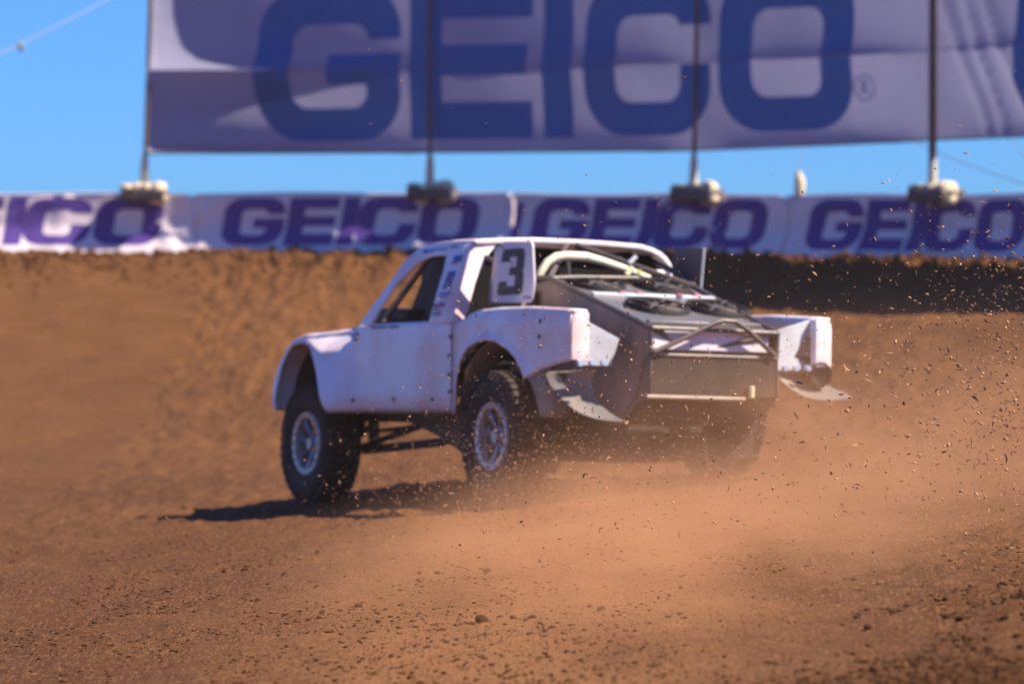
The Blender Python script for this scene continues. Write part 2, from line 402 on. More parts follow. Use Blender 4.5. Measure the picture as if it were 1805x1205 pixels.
def low_banner(s0, s1, label, extra=0.):
    b = MB(); rows = []
    n = int((s1 - s0) / .06)
    for i in range(n + 1):
        s = s0 + (s1 - s0) * i / n; h0 = -.02 + hem(s)
        rows.append([low_pt(s, h0 + (LOWH + .01 * math.sin(s * 2.3) - h0) * j / 16, extra) for j in range(17)])
    b.grid(rows)
    e = b.build('strip_banner', M['cloth_low'], None, solid=.004)
    tag(e, label, 'banner', 'strip banners on the barrier')
    r2 = MB().tube([low_pt(s, LOWH + .01 * math.sin(s * 2.3) + .012, extra) for s in np.arange(s0, s1, .15)], .013, 6)
    r2.build('hem_rope', M['print_low'] if False else M['cloth_low'], e)
    return e
def low_word(e, px0, word, px1, extra=0., only=None):
    """word set along the wall between two columns of the photograph"""
    sA, sB = s_at(px0), s_at(px1)
    H = .63; adv = {'G': 1.03, 'E': .87, 'I': .27, 'C': 1.01, 'O': .98}
    tot = sum(adv[c] for c in word); sh = .17 * H
    k = ((sB - sA) - sh) / tot; x = 0
    for i, c in enumerate(word):
        loops = GLY[c](.285)
        x0 = x; x += adv[c]
        if only and i not in only: continue
        print_obj('letter', [[(px_, py_) for px_, py_ in l] for l in loops],
                  lambda a, b_, x0=x0: low_pt(sA + (x0 + a) * k + .17 * b_ * H, .13 + b_ * H, .010 + extra), M['print_low'], e)
sq = [s_at(v) for v in (345, 908, 1392)]
b0 = low_banner(-2.9, sq[0], 'strip banner cut by the left edge of the photo, ending in blue letters CO')
b1 = low_banner(sq[0], sq[1], 'strip banner whose word stands above the cab roof and hood of the truck')
b2 = low_banner(sq[1], sq[2], 'strip banner behind the truck with a lit torn hem above its tail', .012)
b3 = low_banner(sq[2], 16.0, 'strip banner at the right, its last blue letter at the photo edge')
b4 = low_banner(16.0, 31, 'blank strip banner continuing round the turn, outside the right edge')
low_word(b0, -232, 'GEICO', 292)
low_word(b1, 386, 'GEICO', 852)
low_word(b2, 934, 'GEICO', 1360, .012)
low_word(b3, 1422, 'GEICO', 1818)
print_obj('letter', [[(0, 0), (.16, 0), (.16, 1), (0, 1)]], lambda a, b_: low_pt(s_at(900) + a * .6 + .10 * b_, .12 + b_ * .58, .024), M['print_low'], b2)

# ------------------------------------------------------------------ tall banner hung between the poles
POLE_S = [s_at(v) for v in (254, 763, 1232, 1655)]
BAYS = [POLE_S[0], POLE_S[1], POLE_S[2], POLE_S[3], POLE_S[3] + 4.0, POLE_S[3] + 8.0, POLE_S[3] + 12.0]
BZ0, BZ1 = 3.36, 6.6
def big_bottom(s):
    z = 3.340 + float(np.interp(s, [POLE_S[0], POLE_S[1], POLE_S[2], POLE_S[3], 30], [.015, .0, -.03, .02, .02]))
    return z
SEAM = 4.46
def big_pt(s, z, off=0.):
    k = max(0, min(len(BAYS) - 2, int(np.searchsorted(BAYS, s) - 1)))
    t = (s - BAYS[k]) / (BAYS[k + 1] - BAYS[k]); t = max(0, min(1, t))
    bil = math.sin(math.pi * t)
    lo, hi = (BZ0, SEAM) if z < SEAM else (SEAM, BZ1 + .9)
    tv = (z - lo) / (hi - lo)
    # each panel bellies away from the track with its fullest part low down
    v = math.sin(math.pi * min(1, max(0, tv)) ** .55)
    amp = (.50, .13, .12, .12, .2, .2)[k] * (bil if k else math.sin(math.pi * t ** .55) ** 1.0)
    o = -amp * v
    o += .02 * float(fbm(np.array(s * 1.4), np.array(z * 1.1), 51, 3))
    # tension folds at the first pole and around the last one
    d0 = s - POLE_S[0]
    o += .020 * math.sin(d0 * 40 + 2 * math.sin(z * 2.2)) * math.exp(-d0 / .25)
    d3 = s - POLE_S[3]
    if d3 > 0:
        for sl_, c0 in ((.45, .30), (.38, .62), (.55, .95)):
            o += .05 * math.exp(-(((d3 - c0) - sl_ * (4.6 - z)) / .055) ** 2)
    dz = z - big_bottom(s)
    return wall_pt(s, 0, .06 + o + off)[:2] + (z,)
bb = MB(); rows = []
svals = np.arange(BAYS[0] + .03, 25.5, .07)
for s in svals:
    zb = big_bottom(s) + .035 * (1 - abs(math.sin(math.pi * (s - POLE_S[0]) / 3.6))) * -1 + .02
    lean = 0.
    zs = list(np.linspace(zb, SEAM, 15)) + list(np.linspace(SEAM + .02, BZ1, 18))
    rows.append([big_pt(s, z) for z in zs])
bb.grid(rows)
big = bb.build('hanging_banner', M['cloth_big'], None)
tag(big, 'huge pale violet banner with navy block letters hung high between poles against the sky', 'banner')
MB().tube([big_pt(s, big_bottom(s) + .005, .004) for s in np.arange(BAYS[0] + .03, 25.4, .2)], .014, 6).build('hem_rope', M['pole'], big)
MB().tube([big_pt(s, SEAM, .006) for s in np.arange(BAYS[0] + .03, 25.4, .2)], .007, 6).build('seam', M['faint_print'], big)
ZL = 3.515; HL = 2.05
def big_letter(c, pxa, pxb):
    sA, sB = s_at(pxa), s_at(pxb); loops = GLY[c](); wd = max(p[0] for p in loops[0]); k = (sB - sA) / wd
    print_obj('letter', loops, lambda a, b_: big_pt(sA + a * k, ZL + (.02 if sA > 8 else 0) + b_ * HL, .012), M['print_big'], big, .1)
for c, a, b_ in (('G', 443, 705), ('E', 722, 936), ('I', 955, 1007), ('C', 1030, 1256), ('O', 1269, 1502)): big_letter(c, a, b_)
sg = s_at(1789)
print_obj('letter', g_G(), lambda a, b_: big_pt(sg + a * 2.05, ZL + b_ * HL, .012), M['print_big'], big, .1)
sr = s_at(1522)
print_obj('registered_mark', [arc(0, 0, .17, 0, 340, 24), arc(0, 0, .145, 340, 0, 24)], lambda a, b_: big_pt(sr + a, 4.04 + b_, .012), M['faint_print'], big)
print_obj('registered_mark', [[(-.06, -.09), (-.03, -.09), (-.03, -.02), (.0, -.02), (.04, -.09), (.075, -.09), (.03, -.01), (.06, .02), (.06, .06), (.03, .09), (-.06, .09)],
                              [(-.03, .06), (.02, .06), (.03, .05), (.03, .02), (.02, .01), (-.03, .01)]], lambda a, b_: big_pt(sr + a, 4.04 + b_, .012), M['faint_print'], big)

# ------------------------------------------------------------------ poles and the weights they stand in
pole_lab = ['weathered pole at the left end of the tall banner', 'thin pole behind the letter E of the tall banner',
            'thin pole crossing the letter C of the tall banner', 'dark thick pole right of the tall banner\'s last O']
base_lab = ['pale block and sandbags holding the leftmost pole', 'block and sandbags under the pole left of the truck cab',
            'block and sandbags on the barrier above the truck tail', 'rubble-like block and sandbags under the rightmost pole']
for i, s in enumerate(POLE_S):
    top = wall_pt(s, .86, -.06); lean = (.16, 0, .10, 0)[i]
    off_ = .14 if i in (0, 3) else .15
    x, y, z = wall_pt(s, .86, off_ if i else .02)
    rt = path(s)[2]; ex = (math.cos(rt), -math.sin(rt))
    e = empty('banner_pole', (x, y, z)); tag(e, pole_lab[i], 'pole', 'poles of the tall banner')
    r_ = (.030, .026, .028, .048)[i]
    MB().tube([(0, 0, .0), (lean * .25 * ex[0], lean * .25 * ex[1], 1.2), (lean * ex[0], lean * ex[1], 4.8)], [r_, r_, r_ * .9], 12).build('shaft', M['pole'], e)
    MB().tube([(0, 0, -.12), (.002, 0, .16), (.004, 0, .34), (.006, 0, .46)], [.062, .058, .05, .036], 12).build('sleeve', M['sleeve'], e, bevel=.006)
    hb = MB().box((0, 0, .06), (.19, .17, .05)); hb.build('collar', M['sleeve'], e, bevel=.01)
    # the weights
    g = empty('pole_weight', wall_pt(s, .80, .05)); g.rotation_euler = (0, 0, -rt); tag(g, base_lab[i], 'weight', 'weights holding the banner poles')
    rr = random.Random(i + 3)
    MB().box((.02, -.03, .0), (.56, .44, .16)).build('block', M['frame'], g, bevel=.03, segs=3)
    MB().box((-.16, -.20, .02), (.22, .12, .15), Matrix.Rotation(.2, 3, 'Y')).build('bracket', M['pole'], g, bevel=.02)
    for k, (bx_, bz_, sx_, sz_) in enumerate(((-.21, .09, .10, .06), (.21, .08, .12, .10), (.06, .10, .10, .06), (.20, -.05, .13, .08), (-.08, .11, .09, .05))[: (5, 4, 5, 5)[i]]):
        pr = MB(); rows = []
        for a in range(9):
            th = math.pi * a / 8; row = []
            for b_ in range(14):
                ph = 2 * math.pi * b_ / 14; n_ = 1 + .13 * rr.uniform(-1, 1)
                row.append((bx_ + sx_ * n_ * math.cos(ph) * math.sin(th) ** .7, -.10 + .02 * k + .17 * n_ * math.sin(ph) * math.sin(th) ** .7, bz_ + sz_ * math.cos(th) * n_))
            rows.append(row)
        pr.grid(rows, True); pr.build('sandbag', M['bag'], g, sub=1, angle=180)

def guy(p0, p1, label, sag=.05, r=.010, cl=None):
    P0, P1 = Vector(p0), Vector(p1); pts = [P0.lerp(P1, t) + Vector((0, 0, -sag * math.sin(math.pi * t))) for t in np.linspace(0, 1, 9)]
    e = MB().tube(pts, r, 6).build('guy_wire', M['wire'], None); tag(e, label, 'wire', 'guy wires of the banner poles')
    if cl is not None:
        c = P0.lerp(P1, cl); c.z -= sag * math.sin(math.pi * cl)
        MB().tube([c + Vector((-.04, 0, .03)), c + Vector((0, 0, -.03)), c + Vector((.03, 0, -.10))], [.02, .045, .02], 8).build('clamp', M['wire'], e)
    return e
def P(px, py, d):   # world point at depth d
    return Vector(((px - 902.5) / F * d, d, 1.5 + (516 - py) / F * d))
guy(P(-160, 168, 52), P(268, -42, 56.6), 'steel guy wire crossing the blue sky at the top left corner', cl=.44)
guy(P(1432, 240, 54.6), P(1404, 300, 54.4), 'short wire running down to the peg on the strip banner', .0, .006)
guy(P(1600, 246, 53.3), P(1900, 352, 50), 'thin wire sloping down to the right edge under the tall banner', r=.006)
guy(P(1770, 220, 52.6), P(1850, 330, 50.5), 'thin wire at the right edge just below the tall banner corner', r=.007)
peg = empty('wire_peg', wall_pt(s_at(1407), .80, 0)); tag(peg, 'small pale peg standing on the barrier between two poles', 'peg')
MB().tube([(0, 0, -.05), (0, 0, .05), (.01, 0, .18), (-.01, 0, .27), (0, 0, .32)], [.04, .065, .07, .045, .015], 10).build('post', M['bag'], peg)
MB().tube([(-.04, -.02, .10), (.04, -.02, .16), (.02, -.01, .24)], .016, 6).build('hook', M['pole'], peg)

# ------------------------------------------------------------------ the race truck (x forward, y left, z up)
RT = Matrix(((-math.sin(R(28)), -math.cos(R(28)), 0), (math.cos(R(28)), -math.sin(R(28)), 0), (0, 0, 1))) @ Matrix.Rotation(.021, 3, 'Y') @ Matrix.Rotation(.033, 3, 'X')
TT = Vector((0.7011, 30.592, .1628))
truck = empty('race_truck', TT); truck.rotation_euler = RT.to_euler()
tag(truck, 'white off-road race truck with black number 3 sliding away through dust', 'truck')

def lerp(x, pts):
    return float(np.interp(x, [p[0] for p in pts], [p[1] for p in pts]))
ZT_CAB = [(.36, 1.109), (.60, 1.113), (1.0, 1.122), (1.6, 1.118), (2.1, 1.112), (2.5, 1.088), (2.92, 1.052), (3.05, 1.015), (3.164, .955), (3.26, .88), (3.345, .79), (3.40, .68), (3.43, .55), (3.445, .46)]
ZB_CAB = [(.36, .445), (.55, .45), (2.371, .449), (2.385, .49), (2.42, .58), (2.46, .65), (2.554, .76), (2.681, .875), (2.80, .945), (2.95, .985), (3.06, .965), (3.16, .90), (3.24, .81), (3.31, .66), (3.35, .53), (3.372, .462), (3.445, .455)]
ARCH = np.array([(x, z) for x, z in ZB_CAB if 2.36 < x < 3.38])
ZT_BED = [(-1.273, 1.150), (-1.25, 1.166), (-1.2, 1.175), (-.654, 1.199), (-.181, 1.200), (.12, 1.188), (.242, 1.165), (.36, 1.118), (.43, 1.112), (.60, 1.112)]
ZB_BED = [(-1.273, .818), (-1.073, .792), (-.862, .758), (-.764, .731), (-.691, .704), (-.66, .70), (-.614, .76), (-.527, .838), (-.407, .903), (-.226, .957), (-.054, .968), (.093, .950), (.213, .912), (.306, .835), (.362, .687), (.375, .566), (.392, .455), (.60, .446)]
ARCH2 = np.array([(x, z) for x, z in ZB_BED if -.70 < x < .395])
def seg_dist(x, z, A):
    d = 9
    for (a, b_) in zip(A[:-1], A[1:]):
        ab = b_ - a; t = np.clip(((x - a[0]) * ab[0] + (z - a[1]) * ab[1]) / (ab @ ab), 0, 1)
        d = min(d, math.hypot(x - a[0] - t * ab[0], z - a[1] - t * ab[1]))
    return d
def y_cab(x, z):
    d = seg_dist(x, z, ARCH); t_ = max(0, 1 - d / .36)
    y = 1.0 + .17 * t_ ** 1.15 * (1 - .6 * min(1, max(0, (z - .62) / .42))) * min(1, max(.15, (3.2 - x) / .5))
    zs = float(np.interp(x, [2.08, 2.36, 2.6, 2.85, 3.0], [1.13, .915, .91, .985, 1.2]))
    y -= .85 * max(0, z - zs)
    y -= .05 * max(0, (z - .95) / .2) ** 2 * (1 if x > 2.2 else .3)
    y -= .05 * max(0, (.56 - z) / .12) ** 2
    y += .085 * min(1, max(0, (x - 2.85) / .25))
    return y
def y_bed(x, z):
    d = seg_dist(x, z, ARCH2); y = 1.05 - .05 * max(0, min(1, (x - .38) / .12))
    y += .022 * max(0, 1 - d / .07)
    y -= .03 * max(0, (z - 1.05) / .15) ** 2
    return y
def sweep(xs, ZT, ZB, yf, inward, sg, nrow=16, rad=.04):
    rows = []
    for x in xs:
        zt, zb = lerp(x, ZT), lerp(x, ZB); r_ = min(rad, (zt - zb) * .4); y0 = yf(x, zt - r_); row = []
        for (yy, zz) in inward(x, zt): row.append((x, sg * yy, zz))
        for a in (90, 68, 45, 22, 0): row.append((x, sg * (y0 - r_ + r_ * math.cos(R(a))), zt - r_ + r_ * math.sin(R(a))))
        for j in range(1, nrow + 1):
            z = (zt - r_) + (zb - zt + r_) * j / nrow; row.append((x, sg * yf(x, z), z))
        rows.append(row)
    return rows
def xs_of(a, b_, st, *tabs):
    v = set(np.round(np.arange(a, b_ + 1e-6, st), 4)) | {a, b_}
    for t in tabs: v |= {x for x, _ in t if a <= x <= b_}
    return sorted(v)
for sg in (1, -1):
    # front fender, door and cab side in one moulding
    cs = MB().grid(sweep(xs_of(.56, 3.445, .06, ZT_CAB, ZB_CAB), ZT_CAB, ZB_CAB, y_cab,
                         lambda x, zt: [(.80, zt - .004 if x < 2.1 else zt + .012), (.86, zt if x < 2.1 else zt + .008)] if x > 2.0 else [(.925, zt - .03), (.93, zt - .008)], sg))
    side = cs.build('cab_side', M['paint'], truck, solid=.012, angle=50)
    if sg > 0: side_L = side
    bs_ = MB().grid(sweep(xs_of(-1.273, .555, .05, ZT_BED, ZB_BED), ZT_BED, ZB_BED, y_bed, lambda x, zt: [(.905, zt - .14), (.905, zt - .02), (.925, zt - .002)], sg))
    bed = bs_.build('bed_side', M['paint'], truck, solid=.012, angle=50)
    if sg > 0: bed_L = bed
    # rear return of the fender, a flat white flange
    fl = MB(); rows = []
    for z in (.822, .9, 1.0, 1.08, 1.12, 1.145):
        yo = y_bed(-1.27, z) - (.0 if z < 1.1 else (.02 if z > 1.13 else .006))
        rows.append([(-1.262, sg * (yo - .002), z), (-1.283, sg * (yo - .012), z), (-1.288, sg * (yo - .03), z), (-1.290, sg * (.915), z), (-1.278, sg * .903, z), (-1.24, sg * .900, z)])
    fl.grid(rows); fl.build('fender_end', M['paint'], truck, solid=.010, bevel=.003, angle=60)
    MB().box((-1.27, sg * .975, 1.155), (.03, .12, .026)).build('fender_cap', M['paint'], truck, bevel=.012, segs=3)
    # inner fender liners, dark
    li = MB(); rows = []
    for a in range(0, 181, 12):
        xx = 2.90 + .50 * math.cos(R(a)); zz = .47 + .50 * math.sin(R(a)); rows.append([(xx, sg * .93, zz), (xx, sg * .55, zz)])
    li.grid(rows); li.build('wheel_liner', M['skid'], truck, solid=.01)
    li = MB(); rows = []
    for a in range(0, 181, 12):
        xx = -.06 + .57 * math.cos(R(a)); zz = .42 + .56 * math.sin(R(a)); rows.append([(xx, sg * .97, zz), (xx, sg * .60, zz)])
    li.grid(rows[:9]); li.build('wheel_liner', M['tan_dark'], truck, solid=.01)
    MB().prism([(2.42, sg * .56, .45), (3.40, sg * .56, .45), (3.30, sg * .56, .85), (2.9, sg * .56, .98), (2.5, sg * .56, .82)], (0, sg * -.01, 0)).build('inner_panel', M['skid'], truck)

# greenhouse sides: matched outer / inner rims, tumblehome plane
GO = [(2.099, 1.002, 1.112), (1.931, .928, 1.31), (1.821, .877, 1.445), (1.70, .817, 1.60), (1.561, .79, 1.673), (1.369, .779, 1.702), (1.061, .773, 1.714), (.71, .777, 1.706)]
GI = [(1.909, 1.005, 1.10), (1.845, .953, 1.244), (1.715, .889, 1.412), (1.578, .853, 1.507), (1.477, .83, 1.569), (1.297, .814, 1.61), (1.051, .813, 1.611)]
BO = [(.71, .777, 1.706), (.677, .851, 1.513), (.63, .93, 1.304), (.588, 1.003, 1.105)]
BI = [(1.051, .813, 1.611), (1.011, .863, 1.48), (.988, .927, 1.312), (.97, .995, 1.10)]
FLG = [(.695, .590, 1.690), (.69, .625, 1.650), (.67, .684, 1.589), (.645, .79, 1.391), (.60, .865, 1.187), (.575, .93, 1.10)]
def right(p):
    t = (p[2] - 1.10) / .61
    return (p[0], -(p[1] + .11 * max(0, t)), p[2] - .16 * max(0, t) ** 2)
for sg in (1, -1):
    cv = (lambda p: p) if sg > 0 else right
    g = MB(); n = len(GI)
    g.add([cv(p) for p in GO[:n]] + [cv(p) for p in GI], [(i, i + 1, n + i + 1, n + i) for i in range(n - 1)])
    m4 = len(BO); g.add([cv(p) for p in BO] + [cv(p) for p in BI], [(i, i + 1, m4 + i + 1, m4 + i) for i in range(m4 - 1)])
    g.add([cv(GO[6]), cv(GO[7]), cv(GI[6])], [(0, 1, 2)])
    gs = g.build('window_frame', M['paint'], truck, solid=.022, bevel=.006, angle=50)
    if sg > 0: frame_L = gs
    f_ = MB()
    o2 = [BO[0], (.70, .80, 1.64), (.69, .825, 1.58), (.655, .885, 1.42), (.61, .955, 1.23), BO[3]]
    f_.add([cv(p) for p in o2] + [cv(p) for p in FLG], [(i, i + 1, 6 + i + 1, 6 + i) for i in range(5)])
    f_.build('rear_pillar', M['paint'], truck, solid=.015, bevel=.004, angle=50)
# roof
rows = []
YP = [.785, .76, .70, .5, .27, 0, -.3, -.6, -.70, -.77, -.82, -.85, -.875, -.887]
ZP = [-.004, .002, .010, .025, .035, .035, .032, .020, -.002, -.03, -.065, -.10, -.14, -.17]
for x, ze in ((.66, 1.708), (.70, 1.711), (.85, 1.714), (1.061, 1.716), (1.30, 1.708), (1.45, 1.695), (1.56, 1.675), (1.60, 1.655)):
    rows.append([(x - (0 if x < 1.5 else .08 * abs(y)), y, ze + z * (1 if x < 1.5 else .8)) for y, z in zip(YP, ZP)])
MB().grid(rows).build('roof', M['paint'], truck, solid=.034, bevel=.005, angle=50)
MB().tube([(.70, .765, 1.678), (.66, .775, 1.678)], .012, 8).build('roof_bolt', M['bolt'], truck)

# hood between the fenders
rows = []
for x in (2.05, 2.3, 2.6, 2.92, 3.1, 3.25, 3.36, 3.42):
    zt = lerp(x, ZT_CAB); rows.append([(x, y, zt + .012 + .05 * (1 - (y / .85) ** 2)) for y in (.82, .6, .3, 0, -.3, -.6, -.82)])
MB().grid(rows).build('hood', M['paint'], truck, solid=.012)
# dashboard, firewall, cage, seat
MB().prism([(2.40, .70, 1.255), (1.90, .70, 1.235), (1.90, .70, 1.0), (2.5, .70, 1.0)], (0, -.5, 0)).build('dash_cowl', M['black'], truck, bevel=.02)
MB().box((2.0, 0, 1.08), (.22, 1.86, .17)).build('dashboard', M['black'], truck, bevel=.04, segs=3)
MB().box((1.2, 0, .50), (2.6, 1.7, .05)).build('floor_pan', M['frame'], truck)
MB().prism([(.78, .90, .60), (.78, .86, 1.20), (.78, .74, 1.69), (.78, -.74, 1.66), (.78, -.84, 1.50), (.78, -.90, .60)], (-.012, 0, 0)).build('firewall', M['void_black'], truck)
def cage(pts, r=.024, m='frame', name='cage_tube'):
    return MB().tube(pts, r, 10).build(name, M[m], truck)
for sg in (1, -1):
    k = 1 if sg > 0 else .86
    cage([(2.15, sg * .84, .55), (2.05, sg * .84, 1.12), (1.55, sg * .70 * k, 1.61), (1.0, sg * .70 * k, 1.66), (.80, sg * .68 * k, 1.66)], .025)
    cage([(.82, sg * .84, .5), (.82, sg * .84, 1.10), (.82, sg * .66 * k, 1.63)], .025)
    cage([(.60, sg * .86, .86), (2.1, sg * .86, .80)], .022)
cage([(1.56, .66, 1.62), (1.56, -.58, 1.56)]); cage([(2.05, .84, 1.12), (2.05, -.84, 1.12)])
cage([(1.50, .10, 1.64), (2.05, .42, 1.12)], .026); cage([(1.45, -.55, 1.58), (1.98, -.80, 1.10)], .03)
cage([(.95, .66, 1.64), (.84, -.6, 1.1)], .02)
se = MB(); rows = []
for x, z, w_ in ((1.55, .66, .22), (1.35, .70, .26), (1.15, .64, .27), (1.06, .72, .27), (.98, .95, .28), (.92, 1.15, .28), (.88, 1.27, .24), (.87, 1.33, .16), (.86, 1.46, .14), (.86, 1.52, .10)):
    rows.append([(x + .09, .38 + w_, z + .02), (x + .02, .38 + w_ * .8, z), (x, .38, z), (x + .02, .38 - w_ * .8, z), (x + .09, .38 - w_, z + .02)])
se.grid(rows); se.build('seat', M['black'], truck, solid=.06, bevel=.01)
rows = [[(1.05 - .11 * math.cos(R(a)) * math.sin(R(b_)), .38 + .125 * math.cos(R(b_)), 1.40 + .15 * math.sin(R(a)) * math.sin(R(b_))) for a in range(0, 360, 30)] for b_ in range(0, 181, 20)]
st = MB(); st.lathe([(0, .165), (.012, .18), (.024, .165), (.012, .15), (0, .165)], (0, 0, 0), 'x', 28)
st.v = [(1.66 + p[0] - p[2] * .35, .38 + p[1], 1.06 + p[2]) for p in st.v]
sw = st.build('steering_wheel', M['suit'], truck); MB().tube([(1.66, .38, 1.06), (1.95, .38, 1.0)], .02, 8).build('steering_column', M['tube'], sw)
MB().box((1.655, .38, 1.06), (.02, .30, .03)).build('wheel_spoke', M['boltlight'], sw)
MB().prism([(1.42, .80, 1.14), (1.34, .78, 1.18), (1.22, .76, 1.46), (1.05, .74, 1.60), (1.30, .74, 1.60), (1.40, .76, 1.52)], (0, -.015, 0)).build('window_net_and_fill', M['black'], truck)
for k in range(5):
    cage([(1.34 - .05 * k, .78, 1.16 + .08 * k), (1.02, .80, 1.14 + .10 * k)], .010, 'black', 'net_strap')
MB().prism([(1.02, .30, 1.62), (1.30, .30, 1.62), (1.42, .30, 1.50), (1.36, .30, 1.30), (1.20, .30, 1.18), (1.0, .30, 1.14)], (0, -.02, 0)).build('door_bar_panel', M['black'], truck)
MB().prism([(1.98, .55, 1.62), (1.50, .55, 1.645), (1.80, .55, 1.107), (2.20, .55, 1.113), (2.12, .55, 1.26), (1.97, .55, 1.45)], (0, -.02, 0)).build('window_net_and_fill', M['black'], truck)  # solid black sheet added to darken the window interior
MB().box((1.52, .60, 1.16), (.06, .05, .07)).build('mirror_cap', M['yellow'], truck, bevel=.01)

# number panels
def rounded(poly, r=.05, n=4):
    out = []; N = len(poly)
    for i in range(N):
        p, a, b_ = Vector(poly[i]), Vector(poly[i - 1]), Vector(poly[(i + 1) % N])
        u = (a - p).normalized() * r; v = (b_ - p).normalized() * r
        for k in range(n + 1):
            t = k / n; out.append(p + u * (1 - t) ** 2 + v * t ** 2)
    return out
npl = MB().prism(rounded([(.29, .755, 1.685), (-.165, .755, 1.672), (-.205, .755, 1.37), (-.165, .755, 1.24), (.445, .755, 1.252), (.335, .755, 1.64)], .04), (0, -.012, 0)).build('number_panel', M['panel'], truck)
def plate(u, v): # u 0..1 across towards the tail, v 0..1 up ; slanted like the panel
    return (.315 - u * .36 - (v - .5) * .09 * (1 - u * .6), .7585, 1.30 + v * .33)
three = [(0, .06), (.10, .0), (.88, .0), (1, .08), (1, .46), (.93, .52), (1, .58), (1, .93), (.88, 1), (.12, 1), (.0, .93), (0, .72), (.34, .72), (.34, .82), (.66, .82), (.66, .60), (.40, .60), (.40, .43), (.66, .43), (.66, .19), (.34, .19), (.34, .30), (0, .30)]
print_obj('digit', [three], plate, M['digit'], npl, .3)
print_obj('print', [[(0, 0), (1, 0), (1, 1), (0, 1)]], lambda a, b_: (-.06 - a * .10, .758, 1.272 + b_ * .014), M['navyprint'], npl, .9)
MB().prism(rounded([(.45, -.755, 1.56), (.42, -.755, 1.692), (.01, -.755, 1.690), (.055, -.755, 1.36), (.40, -.755, 1.30)], .03), (0, .014, 0)).build('number_panel', M['boxside'], truck)
MB().tube([(.01, -.756, 1.690), (.055, -.756, 1.36)], .010, 8).build('panel_edge', M['alu'], truck)
MB().prism([(.44, .735, 1.655), (.355, .745, 1.655), (.455, .745, 1.26), (.53, .735, 1.24)], (0, -.01, 0)).build('side_plexi_and_fill', M['plexi'], truck)
MB().prism([(.42, .58, 1.30), (.10, .58, 1.34), (.10, .58, 1.14), (.50, .58, 1.14)], (0, -.01, 0)).build('side_plexi_and_fill', M['black'], truck)  # black sheet added so the gap behind the pillar reads dark
# cream hoop and rear structure
MB().tube([(.2, .505, 1.43), (.2, .475, 1.49), (.2, .43, 1.55), (.2, .36, 1.59), (.2, .27, 1.60), (.2, .12, 1.598), (.2, .0, 1.575), (.2, -.22, 1.52), (.18, -.40, 1.46)], [.022, .028, .030, .032, .034, .034, .030, .026, .024], 14).build('hoop_pad', M['cream'], truck)
J1 = (-.02, .53, 1.425); J2 = (-.02, -.66, 1.40); K1 = (-1.44, .505, 1.052); K2 = (-1.44, -.505, 1.042)
tb = lambda *p, r=.021, m='tube': cage(list(p), r, m, 'rear_tube')
tb(J1, K1, r=.020); tb(J2, K2, r=.020); tb(J1, (.66, .03, 1.70)); tb((.66, -.05, 1.70), J2, r=.026); tb((.66, -.72, 1.62), (.05, -.70, 1.42), r=.022); tb((.70, .70, 1.60), (.15, .60, 1.43), r=.018, m='frame')
tb(J1, (.0, .27, 1.44), (.0, -.2, 1.45), r=.018); tb((.2, .27, 1.62), (.2, .26, 1.42), r=.016); tb((.15, .60, 1.43), J1, r=.020)
MB().tube([(.20, .54, 1.39), (.20, .52, 1.34), (.20, .50, 1.19)], [.020, .022, .018], 10).build('white_post', M['lens'], truck)
MB().tube([(.12, .66, 1.26), (.12, .66, 1.17)], .018, 8).build('panel_stay', M['cream'], truck)
MB().tube([(.19, -.29, 1.615), (.19, -.235, 1.565)], .017, 10).build('shock_cap', M['alu'], truck)
MB().tube([(.08, -.20, 1.53), (.08, -.15, 1.475)], .020, 10).build('shock_cap', M['lens'], truck)
MB().tube([(.06, -.245, 1.50), (.05, -.245, 1.50)], .018, 10).build('filler_cap', M['yellow'], truck)
tb(K1, K2, r=.021); tb((-1.44, .51, .87), (-1.44, -.50, .868), r=.016); tb(K1, (-1.44, .51, .60), r=.014); tb(K2, (-1.44, -.50, .87), r=.016)
tb((-1.47, .50, .885), (-1.49, .289, .98), (-1.50, .048, 1.095), (-1.50, -.02, 1.115), (-1.50, -.13, 1.112), (-1.49, -.25, 1.045), (-1.47, -.47, .885), r=.018)
tb(K1, (-1.40, .257, .945), (-1.38, .14, .885), r=.016, m='tube'); tb((-1.38, .10, .875), (-1.40, .0, .925), K2, r=.018, m='frame')
